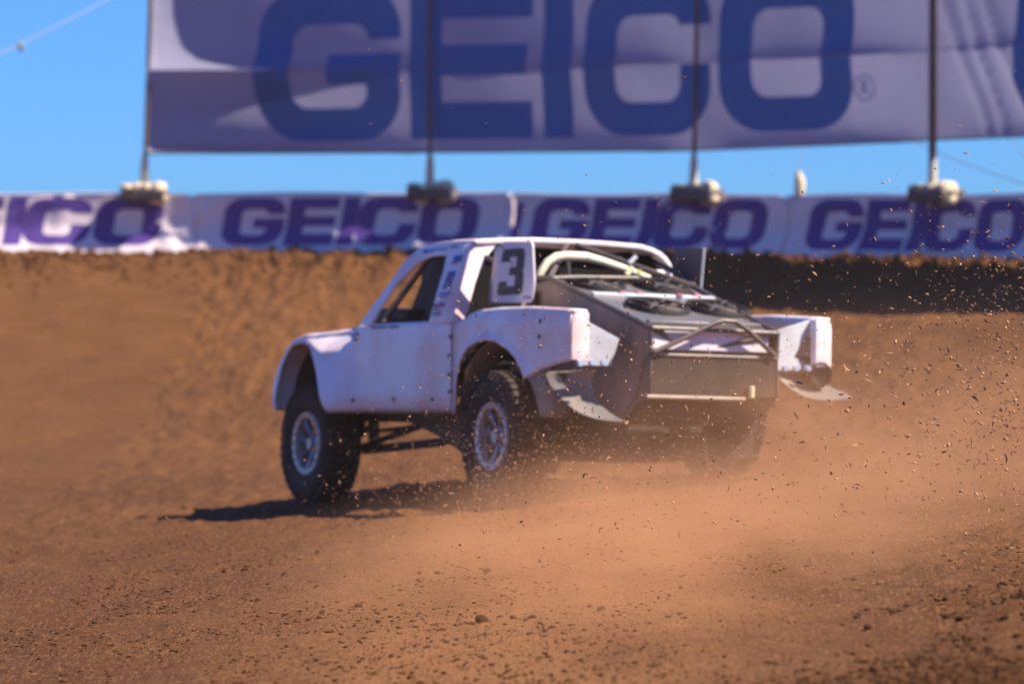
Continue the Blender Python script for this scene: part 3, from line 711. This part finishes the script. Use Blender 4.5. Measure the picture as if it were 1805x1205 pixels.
# deck with four radiator fans
dk = lambda x, y, o=0.: Vector((x - .24 * o, y, 1.395 + .25 * x + o))
MB().prism([dk(.10, .52), dk(.04, -.68), dk(-1.40, -.52), dk(-1.40, .48)], (0, 0, -.02)).build('deck_panel', M['deck'], truck, bevel=.004)
for fx, fy, fr in ((-.05, .17, .215), (-.05, -.37, .215), (-.74, .06, .235), (-.74, -.43, .235)):
    fan = MB(); fan.lathe([(.0, fr), (.045, fr * .99), (.055, fr * .96), (.050, fr * .91), (.012, fr * .90)], (0, 0, 0), 'z', 36)
    Q = Matrix.Rotation(-math.atan(.25), 3, 'Y'); c0 = dk(fx, fy, -.018)
    fan.v = [tuple(c0 + Q @ Vector(p)) for p in fan.v]; fo = fan.build('fan_shroud', M['black'], truck)
    hub = MB(); hub.lathe([(.046, .001), (.05, fr * .26), (.03, fr * .28), (.0, fr * .28)], (0, 0, 0), 'z', 24)
    hub.v = [tuple(c0 + Q @ Vector(p)) for p in hub.v]; hub.build('fan_hub', M['frame'], fo)
    for k in range(8):
        a = 2 * math.pi * k / 8 + fx * 3; b_ = MB(); pts = []
        for rr_, da, zz in ((.27, -.16, .010), (.27, .16, .034), (.90, .30, .040), (.90, -.02, .010)):
            pts.append(c0 + Q @ Vector((fr * rr_ * math.cos(a + da), fr * rr_ * math.sin(a + da), zz)))
        b_.prism(pts, Q @ Vector((0, 0, .004))).build('fan_blade', M['frame'], fo)
    ca = MB()
    for k in range(4):
        a = math.pi / 4 + k * math.pi / 2
        ca.tube([c0 + Q @ Vector((fr * .25 * math.cos(a), fr * .25 * math.sin(a), .056)), c0 + Q @ Vector((fr * .97 * math.cos(a), fr * .97 * math.sin(a), .056))], .008, 6)
    ca.build('fan_guard', M['tube'], fo)
for x, y in ((-.40, .16), (-.40, .02), (-.42, -.30), (-.40, -.45)):
    MB().box(dk(x, y, .03), (.035, .05, .025)).build('deck_clip', M['pinkprint'], truck, bevel=.008)
MB().box(dk(-.40, -.1, .012), (.06, 1.0, .03), Matrix.Rotation(-.24, 3, 'Y')).build('deck_rib', M['alu'], truck, bevel=.005)
MB().box(dk(-1.25, -.02, .015), (.05, .9, .03), Matrix.Rotation(-.24, 3, 'Y')).build('deck_rib', M['deck'], truck, bevel=.005)
# box sides and tail
for sg, k in ((1, 1), (-1, 1)):
    MB().prism([(-.02, sg * .545, 1.41), (-1.43, sg * .515, 1.04), (-1.43, sg * .53, .60), (-1.18, sg * .55, .44), (.35, sg * .55, .46), (.35, sg * .545, 1.38)], (0, -sg * .012, 0)).build('box_side', M['boxside'], truck, bevel=.003)
tb((-1.43, .535, .90), (-1.36, .565, .58), (-1.20, .575, .46), r=.010, m='frame')
MB().box((-1.37, .02, .965), (.10, .94, .125)).build('fuel_cell', M['panel'], truck, bevel=.012)
MB().box((-1.39, .02, 1.032), (.13, .78, .016)).build('fuel_cell_lid', M['lens'] if False else M['paint'], truck, bevel=.006)
MB().prism([(-1.445, .50, .86), (-1.445, -.49, .86), (-1.46, -.48, .60), (-1.46, .52, .59)], (.015, 0, 0)).build('tail_sheet', M['skid'], truck, bevel=.003)
MB().tube([(-1.485, .56, .582), (-1.485, -.22, .580)], .016, 10).build('bumper_tube', M['tan'], truck)
MB().tube([(-1.49, -.27, .672), (-1.49, -.27, .588)], [.022, .022], 12).build('tail_lamp', M['lens'], truck, bevel=.006)
MB().prism([(-1.40, .50, .58), (-1.40, -.45, .58), (-1.30, -.42, .42), (-1.30, .54, .41)], (.02, 0, 0)).build('skid_plate', M['skid'], truck)
# aluminium brackets, bolts and flaps at the fender ends
MB().prism([(-1.20, .93, 1.12), (-1.21, .865, 1.083), (-1.23, .636, .977), (-1.21, .685, .788), (-1.20, .93, .79)], (.010, 0, 0)).build('corner_bracket', M['alu'], truck, bevel=.002)
MB().prism([(-1.25, -.545, 1.052), (-1.22, -.93, 1.16), (-1.20, -.86, 1.0), (-1.20, -.79, .89), (-1.21, -.88, .845), (-1.21, -.88, .80), (-1.25, -.60, .79)], (.010, 0, 0)).build('corner_bracket', M['alu'], truck, bevel=.002)
for y, z in ((.978, .80), (.886, .808), (.797, .811), (-.658, .806), (-.747, .808), (-.845, .811)):
    MB().lathe([(0, .001), (0, .020), (.02, .024), (.03, .024)], (-1.315, y, z), 'x', 12).build('bracket_bolt', M['boltlight'], truck)
def flap(outer, inner, sg, m):
    rows = []
    for o_, i_ in zip(outer, inner): rows.append([tuple(Vector(o_).lerp(Vector(i_), t) + Vector((0, 0, -.02 * math.sin(math.pi * t)))) for t in (0, .25, .5, .75, 1)])
    return MB().grid(rows).build('mud_flap', M[m], truck, solid=.006, sub=1, angle=180)
flap([(-.79, 1.0, .752), (-.889, 1.0, .65), (-1.08, 1.0, .548), (-1.25, .995, .478), (-1.421, .985, .433), (-1.60, .94, .408), (-1.76, .86, .406)],
     [(-1.19, .75, .80), (-1.06, .75, .70), (-1.10, .75, .59), (-1.18, .75, .525), (-1.336, .76, .465), (-1.50, .78, .43), (-1.72, .83, .404)], 1, 'flap')
flap([(-1.0, -1.0, .80), (-1.05, -1.02, .76), (-1.16, -1.05, .72), (-1.32, -1.10, .66), (-1.50, -1.12, .615)],
     [(-1.22, -.62, .80), (-1.20, -.66, .74), (-1.24, -.72, .68), (-1.30, -.76, .63), (-1.38, -.80, .602)], -1, 'flap')
MB().prism([(-.80, .99, .745), (-.83, .98, .66), (-.95, .93, .60), (-.98, .90, .74)], (0, -.01, 0)).build('flap_backing', M['black'], truck)
ex = MB().lathe([(.25, .075), (0, .088), (-.005, .084), (.05, .076), (.05, .001)], (-1.30, -.955, .77), 'x', 24).build('exhaust_tip', M['black'], truck)
MB().prism([(-1.18, -.90, .88), (-1.18, -1.02, .90), (-1.18, -1.02, .80), (-1.18, -.90, .80)], (.4, 0, 0)).build('liner_panel', M['boxside'], truck)

# bolts down the seam and the sill
for x, z in ((.60, 1.003), (.61, .865), (.605, .73), (.592, .608), (2.116, .545), (1.494, .553), (.866, .555), (-.846, 1.09), (-.842, .986)):
    yy = (y_cab if x > .5 else y_bed)(x, z)
    MB().lathe([(-.004, .017), (.006, .016), (.010, .010), (.010, .001)], (x, yy, z), 'y', 12).build('panel_bolt', M['bolt'], side_L if x > .5 else bed_L)
cage([(.558, 1.012, 1.10), (.556, 1.006, .78), (.556, 1.0, .46)], .004, 'bolt', 'panel_seam')
def decal(x0, z0, w_, h_, m, name='decal', yf=None, par=None, sh=0.):
    yf = yf or (lambda x, z: y_cab(x, z))
    return print_obj(name, [[(0, 0), (1, 0), (1, 1), (0, 1)]], lambda a, b_: (x0 - a * w_ - sh * b_, yf(x0 - a * w_ - sh * b_, z0 + b_ * h_) + .003, z0 + b_ * h_), M[m], par or side_L, .34)
decal(2.35, 1.040, .24, .018, 'red'); decal(2.25, 1.018, .15, .016, 'navyprint'); decal(2.22, .992, .10, .016, 'navyprint'); decal(2.38, 1.022, .06, .012, 'navyprint')
for k in range(8): decal(1.895 - k * .058, 1.078, .044 if k != 4 else .02, .017, 'digit')
def pil(x, z): return 1.0 - .38 * (z - 1.12) + .004
def pdec(x0, z0, w_, h_, m, sh=0.): decal(x0, z0, w_, h_, m, 'decal', pil, frame_L, sh)
pdec(.90, 1.555, .13, .045, 'blueprint', .0); pdec(.92, 1.54, .10, .012, 'pinkprint')
# tall blue figure shaped like an R, then the small print rows beneath
pdec(.905, 1.455, .11, .030, 'blueprint'); pdec(.905, 1.355, .040, .10, 'blueprint'); pdec(.830, 1.355, .035, .10, 'blueprint'); pdec(.865, 1.405, .035, .03, 'red')
for k in range(4): pdec(.93 - k * .045, 1.315, .036, .014, 'blueprint')
pdec(.92, 1.295, .14, .008, 'blueprint')
for k, (a, h_) in enumerate(((.0, .035), (.045, .028), (.085, .034), (.12, .026))): pdec(.945 - a, 1.215 + .004 * k, .036, h_, 'pinkprint', -.01)
pdec(.94, 1.195, .10, .012, 'pinkprint'); pdec(.93, 1.165, .13, .014, 'navyprint')
pdec(1.45, 1.635, .10, .022, 'blueprint'); pdec(1.33, 1.640, .05, .026, 'skyprint'); pdec(1.26, 1.652, .20, .010, 'blueprint'); pdec(1.03, 1.665, .12, .012, 'navyprint')

# running gear
def wheel(c, sg, label):
    e = empty('wheel'); e.parent = truck; e.location = c
    Ro, hw = .461, .152
    prof = [(-hw * .72, .235), (-hw * .86, .27), (-hw, .33), (-hw * .98, .385), (-hw * .86, .425), (-hw * .6, Ro - .012), (0, Ro - .008), (hw * .6, Ro - .012), (hw * .86, .425), (hw * .98, .385), (hw, .33), (hw * .86, .27), (hw * .72, .235)]
    t_ = MB().lathe(prof, (0, 0, 0), 'y', 64).build('tyre', M['tyre'], e)
    lg = MB()
    for k in range(40):
        for (o_, wd, da, r_) in ((-.10, .055, 0, .002), (-.035, .05, .5, .004), (.035, .05, 0, .004), (.10, .055, .5, .002)):
            a = 2 * math.pi * (k + da) / 40; rr_ = Ro - .002 - (.010 if abs(o_) > .09 else 0)
            rot = Matrix.Rotation(-a, 3, 'Y')
            lg.box(rot @ Vector((rr_, o_, 0)), (.020, wd, .044), rot)
        a = 2 * math.pi * (k + .5) / 40; rot = Matrix.Rotation(-a, 3, 'Y')
        for s2 in (-1, 1): lg.box(rot @ Vector((.412, s2 * .136, 0)), (.05, .022, .036), rot @ Matrix.Rotation(-s2 * .5, 3, 'Z'))
    tg = lg.build('tread', M['tyre'], e, smooth=False); tg['kind'] = 'stuff'
    yo = sg * hw * .72
    MB().lathe([(yo - sg * .19, .225), (yo - sg * .17, .205), (yo - sg * .02, .200), (yo, .196), (yo + sg * .016, .200), (yo + sg * .020, .236), (yo, .246), (yo - sg * .02, .24)], (0, 0, 0), 'y', 48).build('rim', M['rim'], e)
    for k in range(20):
        a = 2 * math.pi * k / 20
        MB().lathe([(0, .008), (sg * .006, .008), (sg * .008, .001)], (.218 * math.cos(a), yo + sg * .019, .218 * math.sin(a)), 'y', 6).build('rim_bolt', M['bolt'], e)
    MB().lathe([(yo - sg * .13, .12), (yo - sg * .125, .20)], (0, 0, 0), 'y', 32).build('brake_disc', M['frame'], e, solid=.01)
    MB().lathe([(-sg * hw * .70, .001), (-sg * hw * .70, .245)], (0, 0, 0), 'y', 32).build('backing_plate', M['frame'], e, solid=.01)
    for k in range(8):
        a = 2 * math.pi * k / 8 + .2
        for da in (-.10, .10):
            MB().tube([(.05 * math.cos(a), yo - sg * .055, .05 * math.sin(a)), (.13 * math.cos(a + da * .6), yo - sg * .04, .13 * math.sin(a + da * .6)), (.200 * math.cos(a + da), yo - sg * .025, .200 * math.sin(a + da))], [.014, .011, .013], 6).build('spoke', M['spoke'], e)
    MB().lathe([(yo - sg * .06, .075), (yo - sg * .045, .07), (yo - sg * .035, .05), (yo - sg * .01, .045), (yo - sg * .01, .001)], (0, 0, 0), 'y', 20).build('hub', M['spoke'], e)
    return e
wheel((3.0, .875, .212), 1, ''); wheel((-.035, .865, .295), 1, ''); wheel((-.06, -.865, .49), -1, ''); wheel((2.95, -.875, .36), -1, '')
# rear axle, arms, shocks, front arms and belly
ax = lambda pts, r, m='frame', name='axle_tube': MB().tube(pts, r, 10).build(name, M[m], truck)
ax([(-.03, .72, .30), (-.04, .0, .39), (-.05, -.72, .48)], .055); MB().lathe([(-.16, .02), (-.13, .11), (0, .16), (.13, .11), (.16, .02)], (-.04, 0, .39), 'x', 20).build('differential', M['frame'], truck)
for sg, z in ((1, .30), (-1, .48)):
    ax([(0, sg * .62, z - .05), (1.35, sg * .50, .40)], .045, name='trailing_arm'); ax([(.25, sg * .58, z + .02), (.05, sg * .50, 1.22)], .040, 'tube', 'shock_absorber'); ax([(-.15, sg * .60, z + .05), (-.22, sg * .48, 1.15)], .034, 'frame', 'shock_absorber')
    MB().box((.12, sg * .66, z + .16), (.56, .14, .035), Matrix.Rotation(.16, 3, 'Y')).build('arm_plate', M['tan'], truck, bevel=.008)
rows = []
for a in range(20, 120, 10):
    rows.append([(-.05 + .54 * math.cos(R(a - 5)) * -1 + .05, y, .30 + .525 * math.sin(R(a - 5))) for y in (.86, .62)])
MB().grid(rows).build('inner_guard', M['tan'], truck, solid=.008)
MB().prism([(.145, .75, .572), (-.02, .75, .60), (-.333, .75, .54), (-.333, .75, .505)], (0, -.10, 0)).build('arm_plate', M['tan'], truck, bevel=.004)
MB().prism([(.42, .58, 1.05), (.42, .58, .46), (-.02, .58, .60), (.05, .58, 1.05)], (0, -.01, 0)).build('well_panel', M['tan_dark'], truck)
for sg, zc in ((1, .21), (-1, .36)):
    ax([(2.98, sg * .74, zc - .09), (2.45, sg * .30, .36)], .026, name='front_arm'); ax([(2.98, sg * .74, zc - .09), (3.3, sg * .30, .36)], .026, name='front_arm')
    ax([(2.95, sg * .74, zc + .13), (2.6, sg * .36, .52)], .022, name='front_arm'); ax([(2.90, sg * .66, zc - .02), (2.80, sg * .40, 1.0)], .045, 'black', 'shock_absorber')
ax([(3.0, .52, .165), (1.75, .45, .245), (1.45, .42, .33)], .034, name='front_arm'); ax([(2.85, .50, .40), (2.82, .50, .16)], .045, name='knuckle')
ax([(2.85, .5, .31), (2.1, .48, .36)], .018, name='front_arm')
MB().prism([(2.60, .62, .47), (.55, .62, .47), (.35, .6, .12), (1.25, .55, .16), (1.62, .55, .28), (2.1, .6, .40), (2.55, .6, .41)], (0, -1.2, 0)).build('belly_pan', M['frame'], truck, bevel=.01)
MB().box((-.62, -.05, .31), (.95, 1.1, .34)).build('tail_gap_fill', M['skid'], truck, bevel=.04)  # dark box added to hide bright ground under the tail
MB().box((2.9, 0, .44), (.9, .9, .10)).build('front_skid', M['black'], truck, bevel=.03)

# ------------------------------------------------------------------ loose clods on the ground
def clod_mesh(name, seed, flat=.7, m='clod'):
    bm = bmesh.new(); bmesh.ops.create_icosphere(bm, subdivisions=2, radius=1)
    r2 = random.Random(seed); ph = [Vector((r2.uniform(-1, 1), r2.uniform(-1, 1), r2.uniform(-1, 1))).normalized() for _ in range(9)]
    for v in bm.verts:
        n_ = v.co.normalized(); s = 1 + sum(.30 * max(0, n_.dot(p) - .55) * (1 if i % 2 else -1.3) for i, p in enumerate(ph)) + r2.uniform(-.09, .09)
        v.co = Vector((n_.x * s * 1.15, n_.y * s * .95, n_.z * s * flat))
    me = bpy.data.meshes.new(name); bm.to_mesh(me); bm.free(); me.materials.append(M[m]); return me
CM = [clod_mesh('dirt_clod', i) for i in range(8)]
def gz(x, y): return float(ground_z(np.array([x]), np.array([y]))[0])
def on_ground(px, py):   # where a low sight line meets the ground
    d = 11.
    while d < 56:
        x = (px - 902.5) / F * d; z = 1.5 + (516 - py) / F * d
        if z < .03 + .10 * max(-4, min(5, x)): return x, d
        d += .05
    return x, d
spots = [(632, 1072, 15), (850, 1098, 26), (905, 1088, 14), (1060, 1076, 16), (1122, 1072, 8), (858, 1008, 16), (770, 1010, 12), (740, 1012, 9), (430, 1010, 12), (395, 1012, 9), (20, 992, 12), (600, 1078, 9),
         (640, 930, 8), (1130, 1148, 9), (1000, 1150, 12), (1180, 1052, 8), (345, 1078, 8), (960, 1120, 10), (940, 1090, 12), (1040, 1070, 10), (1012, 1150, 9), (1200, 1040, 8), (880, 1086, 10), (505, 1145, 9), (610, 1144, 9),
         (830, 1105, 9), (500, 1015, 9), (560, 975, 9), (325, 900, 11), (345, 903, 9), (700, 870, 10), (735, 862, 12)]
r3 = random.Random(5); base_grp = 'dark clods lying on the track'
for (px, py, s_px) in spots:
    x, y = on_ground(px, py); s = s_px / F * y * .5
    o = bpy.data.objects.new('dirt_clod', r3.choice(CM)); COL.objects.link(o); o.location = (x, y, gz(x, y) + s * .25); o.scale = (s, s, s); o.rotation_euler = (r3.uniform(-.4, .4), r3.uniform(-.4, .4), r3.uniform(0, 6))
    tag(o, 'dark crumbly clod lying on the packed dirt in front of the truck', 'clod', base_grp)
for k in range(46):      # coarse clods of the rough right-hand corner
    px = r3.uniform(1480, 1830); py = r3.uniform(1030, 1250)
    x, y = on_ground(px, py); s = r3.uniform(.007, .020)
    o = bpy.data.objects.new('dirt_clod', r3.choice(CM)); COL.objects.link(o); o.location = (x, y, gz(x, y) + s * .3); o.scale = (s, s, s); o.rotation_euler = (r3.uniform(-.4, .4), r3.uniform(-.4, .4), r3.uniform(0, 6))
    tag(o, 'clod among the coarse rubble in the bottom right corner', 'clod', 'clods in the rubble at the bottom right')

def merged(name, items, mats, label, cat):
    """items = (verts Nx3, faces Mx3 int, mat index) repeated; joined to one mesh quickly"""
    V = np.concatenate([i[0] for i in items]).astype(np.float32); off = np.cumsum([0] + [len(i[0]) for i in items[:-1]])
    Fc = np.concatenate([i[1] + o for i, o in zip(items, off)]).astype(np.int32); mi = np.concatenate([np.full(len(i[1]), i[2], np.int32) for i in items])
    me = bpy.data.meshes.new(name); me.vertices.add(len(V)); me.vertices.foreach_set('co', V.ravel())
    me.loops.add(Fc.size); me.loops.foreach_set('vertex_index', Fc.ravel()); me.polygons.add(len(Fc)); me.polygons.foreach_set('loop_start', np.arange(0, Fc.size, 3, dtype=np.int32))
    me.polygons.foreach_set('material_index', mi); me.update(calc_edges=True)
    for m_ in mats: me.materials.append(m_)
    o = bpy.data.objects.new(name, me); COL.objects.link(o); tag(o, label, cat, None, 'stuff'); return o
def tri_data(me):
    v = np.array([p.co[:] for p in me.vertices]); f = []
    for p in me.polygons:
        q_ = list(p.vertices)
        for k in range(1, len(q_) - 1): f.append((q_[0], q_[k], q_[k + 1]))
    return v, np.array(f)
def rotm(r_):
    return np.array(Matrix.Rotation(r_.uniform(0, 6.3), 3, Vector((r_.uniform(-1, 1), r_.uniform(-1, 1), r_.uniform(-1, 1))).normalized()))
bm = bmesh.new(); bmesh.ops.create_icosphere(bm, subdivisions=1, radius=1); lowm = []
for k in range(6):
    b2_ = bm.copy()
    for v in b2_.verts: v.co *= random.uniform(.6, 1.15)
    me = bpy.data.meshes.new('pebble'); b2_.to_mesh(me); b2_.free(); lowm.append(tri_data(me))
# gravel: many small crumbs, denser in the left mid-ground, the near right corner and along the barrier
items = []; N = 9000
gxs, gys = [], []
while len(gxs) < 17000:
    cx_, cy_ = [], []
    for _ in range(6000):
        px = r3.uniform(-60, 1870); t = r3.random(); py = 885 + 430 * t ** .8
        dens = .22 + .5 * math.exp(-((px - 250) / 330) ** 2) * math.exp(-((py - 1000) / 110) ** 2) + 1.0 * max(0, (px - 1250) / 550) * max(0, (py - 930) / 280) + .18 * max(0, 1 - px / 1200) * (py > 1000)
        if r3.random() > dens: continue
        x, y = on_ground(px, py); cx_.append(x); cy_.append(y)
    keep = fbm(np.array(cx_) * 2.6, np.array(cy_) * .9, 140, 3) > rng.uniform(-.3, .3, len(cx_))
    gxs += list(np.array(cx_)[keep]); gys += list(np.array(cy_)[keep])
gzs = ground_z(np.array(gxs), np.array(gys))
for x, y, z in zip(gxs, gys, gzs):
    v, f = lowm[r3.randrange(6)]; s = r3.choice((.0014, .0018, .0022, .003, .0035, .0045, .008)) * (1.3 if x > 1.0 else 1) * r3.uniform(.7, 1.3)
    items.append((((v * s) @ rotm(r3).T) * np.array([r3.uniform(1.0, 2.2), 1.0, .8]) + np.array([x, y, z + s * .35]), f, 0 if r3.random() < .7 else 1))
merged('gravel', items, [M['dirt'], M['dirt']], 'small dark crumbs scattered over the packed dirt', 'gravel')
# rubble along the foot of the barrier
items = []; xs_, ys_, sc_ = [], [], []
for k in range(4200):
    s = r3.uniform(-1.5, 16); o_ = abs(r3.gauss(.9, .9)) + .2; p = wall_pt(s, 0, o_); xs_.append(p[0]); ys_.append(p[1]); sc_.append(r3.choice((.010, .014, .018, .025, .035, .05)) * max(.4, 1.3 - o_ * .3))
zs_ = ground_z(np.array(xs_), np.array(ys_))
for x, y, z, s in zip(xs_, ys_, zs_, sc_):
    v, f = lowm[r3.randrange(6)]; items.append(((v * s) @ rotm(r3).T + np.array([x, y, z + s * .3]), f, 0))
merged('rubble', items, [M['clod']], 'crumbly clods heaped along the foot of the barrier', 'rubble')

# ------------------------------------------------------------------ dirt thrown into the air
def chip_var(r_, curl=1.):
    n = 5; L = 1.; w_ = r_.uniform(.12, .3); th = r_.uniform(.08, .18); a = 0; p = np.array([0., 0.]); pts = [p.copy()]; k = r_.uniform(-.7, .7) * curl
    for i in range(n - 1):
        a += k + r_.uniform(-.35, .35) * curl; p = p + np.array([math.cos(a), math.sin(a)]) * L / (n - 1); pts.append(p.copy())
    pts = np.array(pts); pts -= pts.mean(0); V = []
    for i, q_ in enumerate(pts):
        s = (.45, .9, 1, .85, .4)[i] * r_.uniform(.8, 1.2)
        V += [(q_[0], q_[1] + w_ * s * .5, 0), (q_[0], q_[1], th * s), (q_[0], q_[1] - w_ * s * .5, 0), (q_[0], q_[1], -th * s * .6)]
    Fc = []
    for i in range(n - 1):
        for k_ in range(4):
            a_, b_ = i * 4 + k_, i * 4 + (k_ + 1) % 4; Fc += [(a_, b_, b_ + 4), (a_, b_ + 4, a_ + 4)]
    Fc += [(0, 2, 1), (0, 3, 2), (16, 17, 18), (16, 18, 19)]
    return np.array(V), np.array(Fc)
CV = [chip_var(r3) for _ in range(14)]
def plume(n):
    """positions in the place: x right, y away, z up, in metres, and a size"""
    out = []
    while len(out) < n:
        k = r3.random()
        if k < .26:      # dense sheet of chips flung up at the right
            y = r3.uniform(18.5, 23.5); x = r3.gauss(2.55, .42) * y / 21; z = r3.gauss(1.10, .42); s = r3.choice((.004, .006, .008, .012, .018))
        elif k < .55:    # wide spray behind the tail
            y = r3.uniform(18.5, 27.5); x = r3.gauss(1.0, .85); z = abs(r3.gauss(.65, .62)) + .03; s = r3.choice((.003, .004, .006, .009, .014))
        elif k < .78:    # fine grit off the left rear wheel
            y = r3.uniform(20.0, 28.6); x = r3.gauss(.02, .34) ; z = abs(r3.gauss(.42, .28)) + .08; s = r3.choice((.002, .003, .004, .005, .007))
        elif k < .90:    # grit about the front wheel and hood
            y = r3.uniform(19.0, 29.0); x = r3.uniform(-1.35, .2) ; z = r3.uniform(.1, 1.5); s = r3.choice((.002, .0025, .003, .004))
        else:
            y = r3.uniform(17.5, 29); x = r3.uniform(-2.6, 2.6); z = r3.uniform(.2, 2.7); s = r3.choice((.002, .003, .004, .006))
            if x < -1 and r3.random() < .75: continue
            if r3.random() < z / 3.4: continue
        if z < .1: continue
        out.append((x, y, z, s))
    return out
near = []
while len(near) < 5200:
    y = r3.uniform(26.6, 29.4); x = r3.gauss(.35, .75) if r3.random() < .7 else r3.gauss(1.5, .35); z = abs(r3.gauss(.16, .20)) + .05
    if x < -1.3 or z > .8: continue
    near.append((x, y, z, r3.choice((.004, .006, .008, .011, .015))))
items = []
for (x, y, z, s) in plume(12500) + near:
    v, f = CV[r3.randrange(14)] if r3.random() < .68 else lowm[r3.randrange(6)]
    if len(v) < 15: v = v * np.array([.62, .34, .2])
    items.append(((v * s * 1.5) @ rotm(r3).T + np.array([x, y, z]), f, 0 if r3.random() < .62 else 1))
merged('flying_grit', items, [M['chip'], M['chip_dark']], 'fine grit and dirt chips hanging in the air round the truck', 'dirt')
CMS = []
for k in range(10):
    v, f = chip_var(r3); me = bpy.data.meshes.new('dirt_chip'); me.from_pydata(v.tolist(), [], f.tolist()); me.materials.append(M['chip'] if k % 5 < 3 else M['chip_dark']); CMS.append(me)
k = 0
while k < 170:
    if k < 110: y = r3.uniform(19.5, 23); x = r3.gauss(2.35, .42) * y / 21; z = r3.gauss(.95, .42); lab, gr = 'curled brown dirt chip flying in the air at the right, behind the tail', 'large dirt chips flying at the right'
    else: y = r3.uniform(19.5, 24.5); x = r3.gauss(.75, .55); z = abs(r3.gauss(.62, .40)) + .12; lab, gr = 'curled brown dirt chip flying in the dust below the truck bed', 'large dirt chips flying below the bed'
    if z < .12 or abs(x / y) > .118: continue
    s = r3.uniform(.018, .036) if k % 4 else r3.uniform(.035, .055)
    o = bpy.data.objects.new('dirt_chip', r3.choice(CMS)); COL.objects.link(o); o.location = (x, y, z); o.scale = (s, s, s); o.rotation_euler = (r3.uniform(0, 6), r3.uniform(0, 6), r3.uniform(0, 6))
    tag(o, lab, 'dirt chip', gr); k += 1

# ------------------------------------------------------------------ dust hanging in the air
db = MB().box((1.5, 22.2, .85), (7.8, 19.4, 2.5))
dust = db.build('dust_cloud', None, smooth=False) if False else None
me = bpy.data.meshes.new('dust_cloud'); me.from_pydata(db.v, [], db.f); me.update()
dust = bpy.data.objects.new('dust_cloud', me); COL.objects.link(dust); tag(dust, 'orange dust cloud billowing behind and beside the truck', 'dust', None, 'stuff')
dm = bpy.data.materials.new('orange_dust'); dm.use_nodes = True; t = dm.node_tree; t.nodes.clear()
out = t.nodes.new('ShaderNodeOutputMaterial'); pv = t.nodes.new('ShaderNodeVolumePrincipled')
pv.inputs['Color'].default_value = (.92, .48, .23, 1); pv.inputs['Anisotropy'].default_value = .15
geo = t.nodes.new('ShaderNodeNewGeometry')
def blob(c, r_, amp):
    mp = t.nodes.new('ShaderNodeMapping'); mp.vector_type = 'POINT'
    mp.inputs['Location'].default_value = tuple(-a / b_ for a, b_ in zip(c, r_)); mp.inputs['Scale'].default_value = tuple(1 / b_ for b_ in r_)
    t.links.new(geo.outputs['Position'], mp.inputs['Vector'])
    ln = t.nodes.new('ShaderNodeVectorMath'); ln.operation = 'LENGTH'; t.links.new(mp.outputs[0], ln.inputs[0])
    mr = t.nodes.new('ShaderNodeMapRange'); mr.interpolation_type = 'SMOOTHSTEP'
    mr.inputs['From Min'].default_value = 1.0; mr.inputs['From Max'].default_value = .0; mr.inputs['To Min'].default_value = 0; mr.inputs['To Max'].default_value = amp
    t.links.new(ln.outputs['Value'], mr.inputs['Value']); return mr.outputs[0]
def addn(a, b_, op='ADD'):
    x = t.nodes.new('ShaderNodeMath'); x.operation = op; t.links.new(a, x.inputs[0])
    if isinstance(b_, float): x.inputs[1].default_value = b_
    else: t.links.new(b_, x.inputs[1])
    return x.outputs[0]
D = blob((1.0, 21.6, .0), (2.5, 6.2, .78), .31)
D = addn(D, blob((2.2, 24.5, .25), (2.9, 7.0, 1.35), .13))
D = addn(D, blob((.50, 28.5, .05), (.95, 1.8, .50), .40))
D = addn(D, blob((1.5, 28.2, .0), (1.3, 2.2, .45), .14))
nz = t.nodes.new('ShaderNodeTexNoise'); nz.inputs['Scale'].default_value = 1.5; nz.inputs['Detail'].default_value = 6
mpn = t.nodes.new('ShaderNodeMapping'); mpn.inputs['Scale'].default_value = (1, .6, 1.5); t.links.new(geo.outputs['Position'], mpn.inputs['Vector']); t.links.new(mpn.outputs[0], nz.inputs['Vector'])
nr = t.nodes.new('ShaderNodeMapRange'); nr.inputs['From Min'].default_value = .36; nr.inputs['From Max'].default_value = .66; nr.inputs['To Min'].default_value = .12; nr.inputs['To Max'].default_value = 1.9
t.links.new(nz.outputs['Fac'], nr.inputs['Value'])
D = addn(D, nr.outputs[0], 'MULTIPLY'); t.links.new(D, pv.inputs['Density']); t.links.new(pv.outputs[0], out.inputs['Volume'])
me.materials.append(dm)

# ------------------------------------------------------------------ thin dusty air, added over the whole track to lift the shadows
hz = MB().box((0, 30, 5.5), (90, 100, 15))
me = bpy.data.meshes.new('haze'); me.from_pydata(hz.v, [], hz.f); me.update()
haze = bpy.data.objects.new('haze', me); COL.objects.link(haze); tag(haze, 'thin dusty air added over the whole dirt track to lift its shadows', 'haze', None, 'stuff')
hm = bpy.data.materials.new('shadow_lift_air'); hm.use_nodes = True; t = hm.node_tree; t.nodes.clear()
out = t.nodes.new('ShaderNodeOutputMaterial'); pv = t.nodes.new('ShaderNodeVolumePrincipled')
pv.inputs['Color'].default_value = (.95, .72, .58, 1); pv.inputs['Density'].default_value = .0004; pv.inputs['Anisotropy'].default_value = .2
t.links.new(pv.outputs[0], out.inputs['Volume']); me.materials.append(hm)
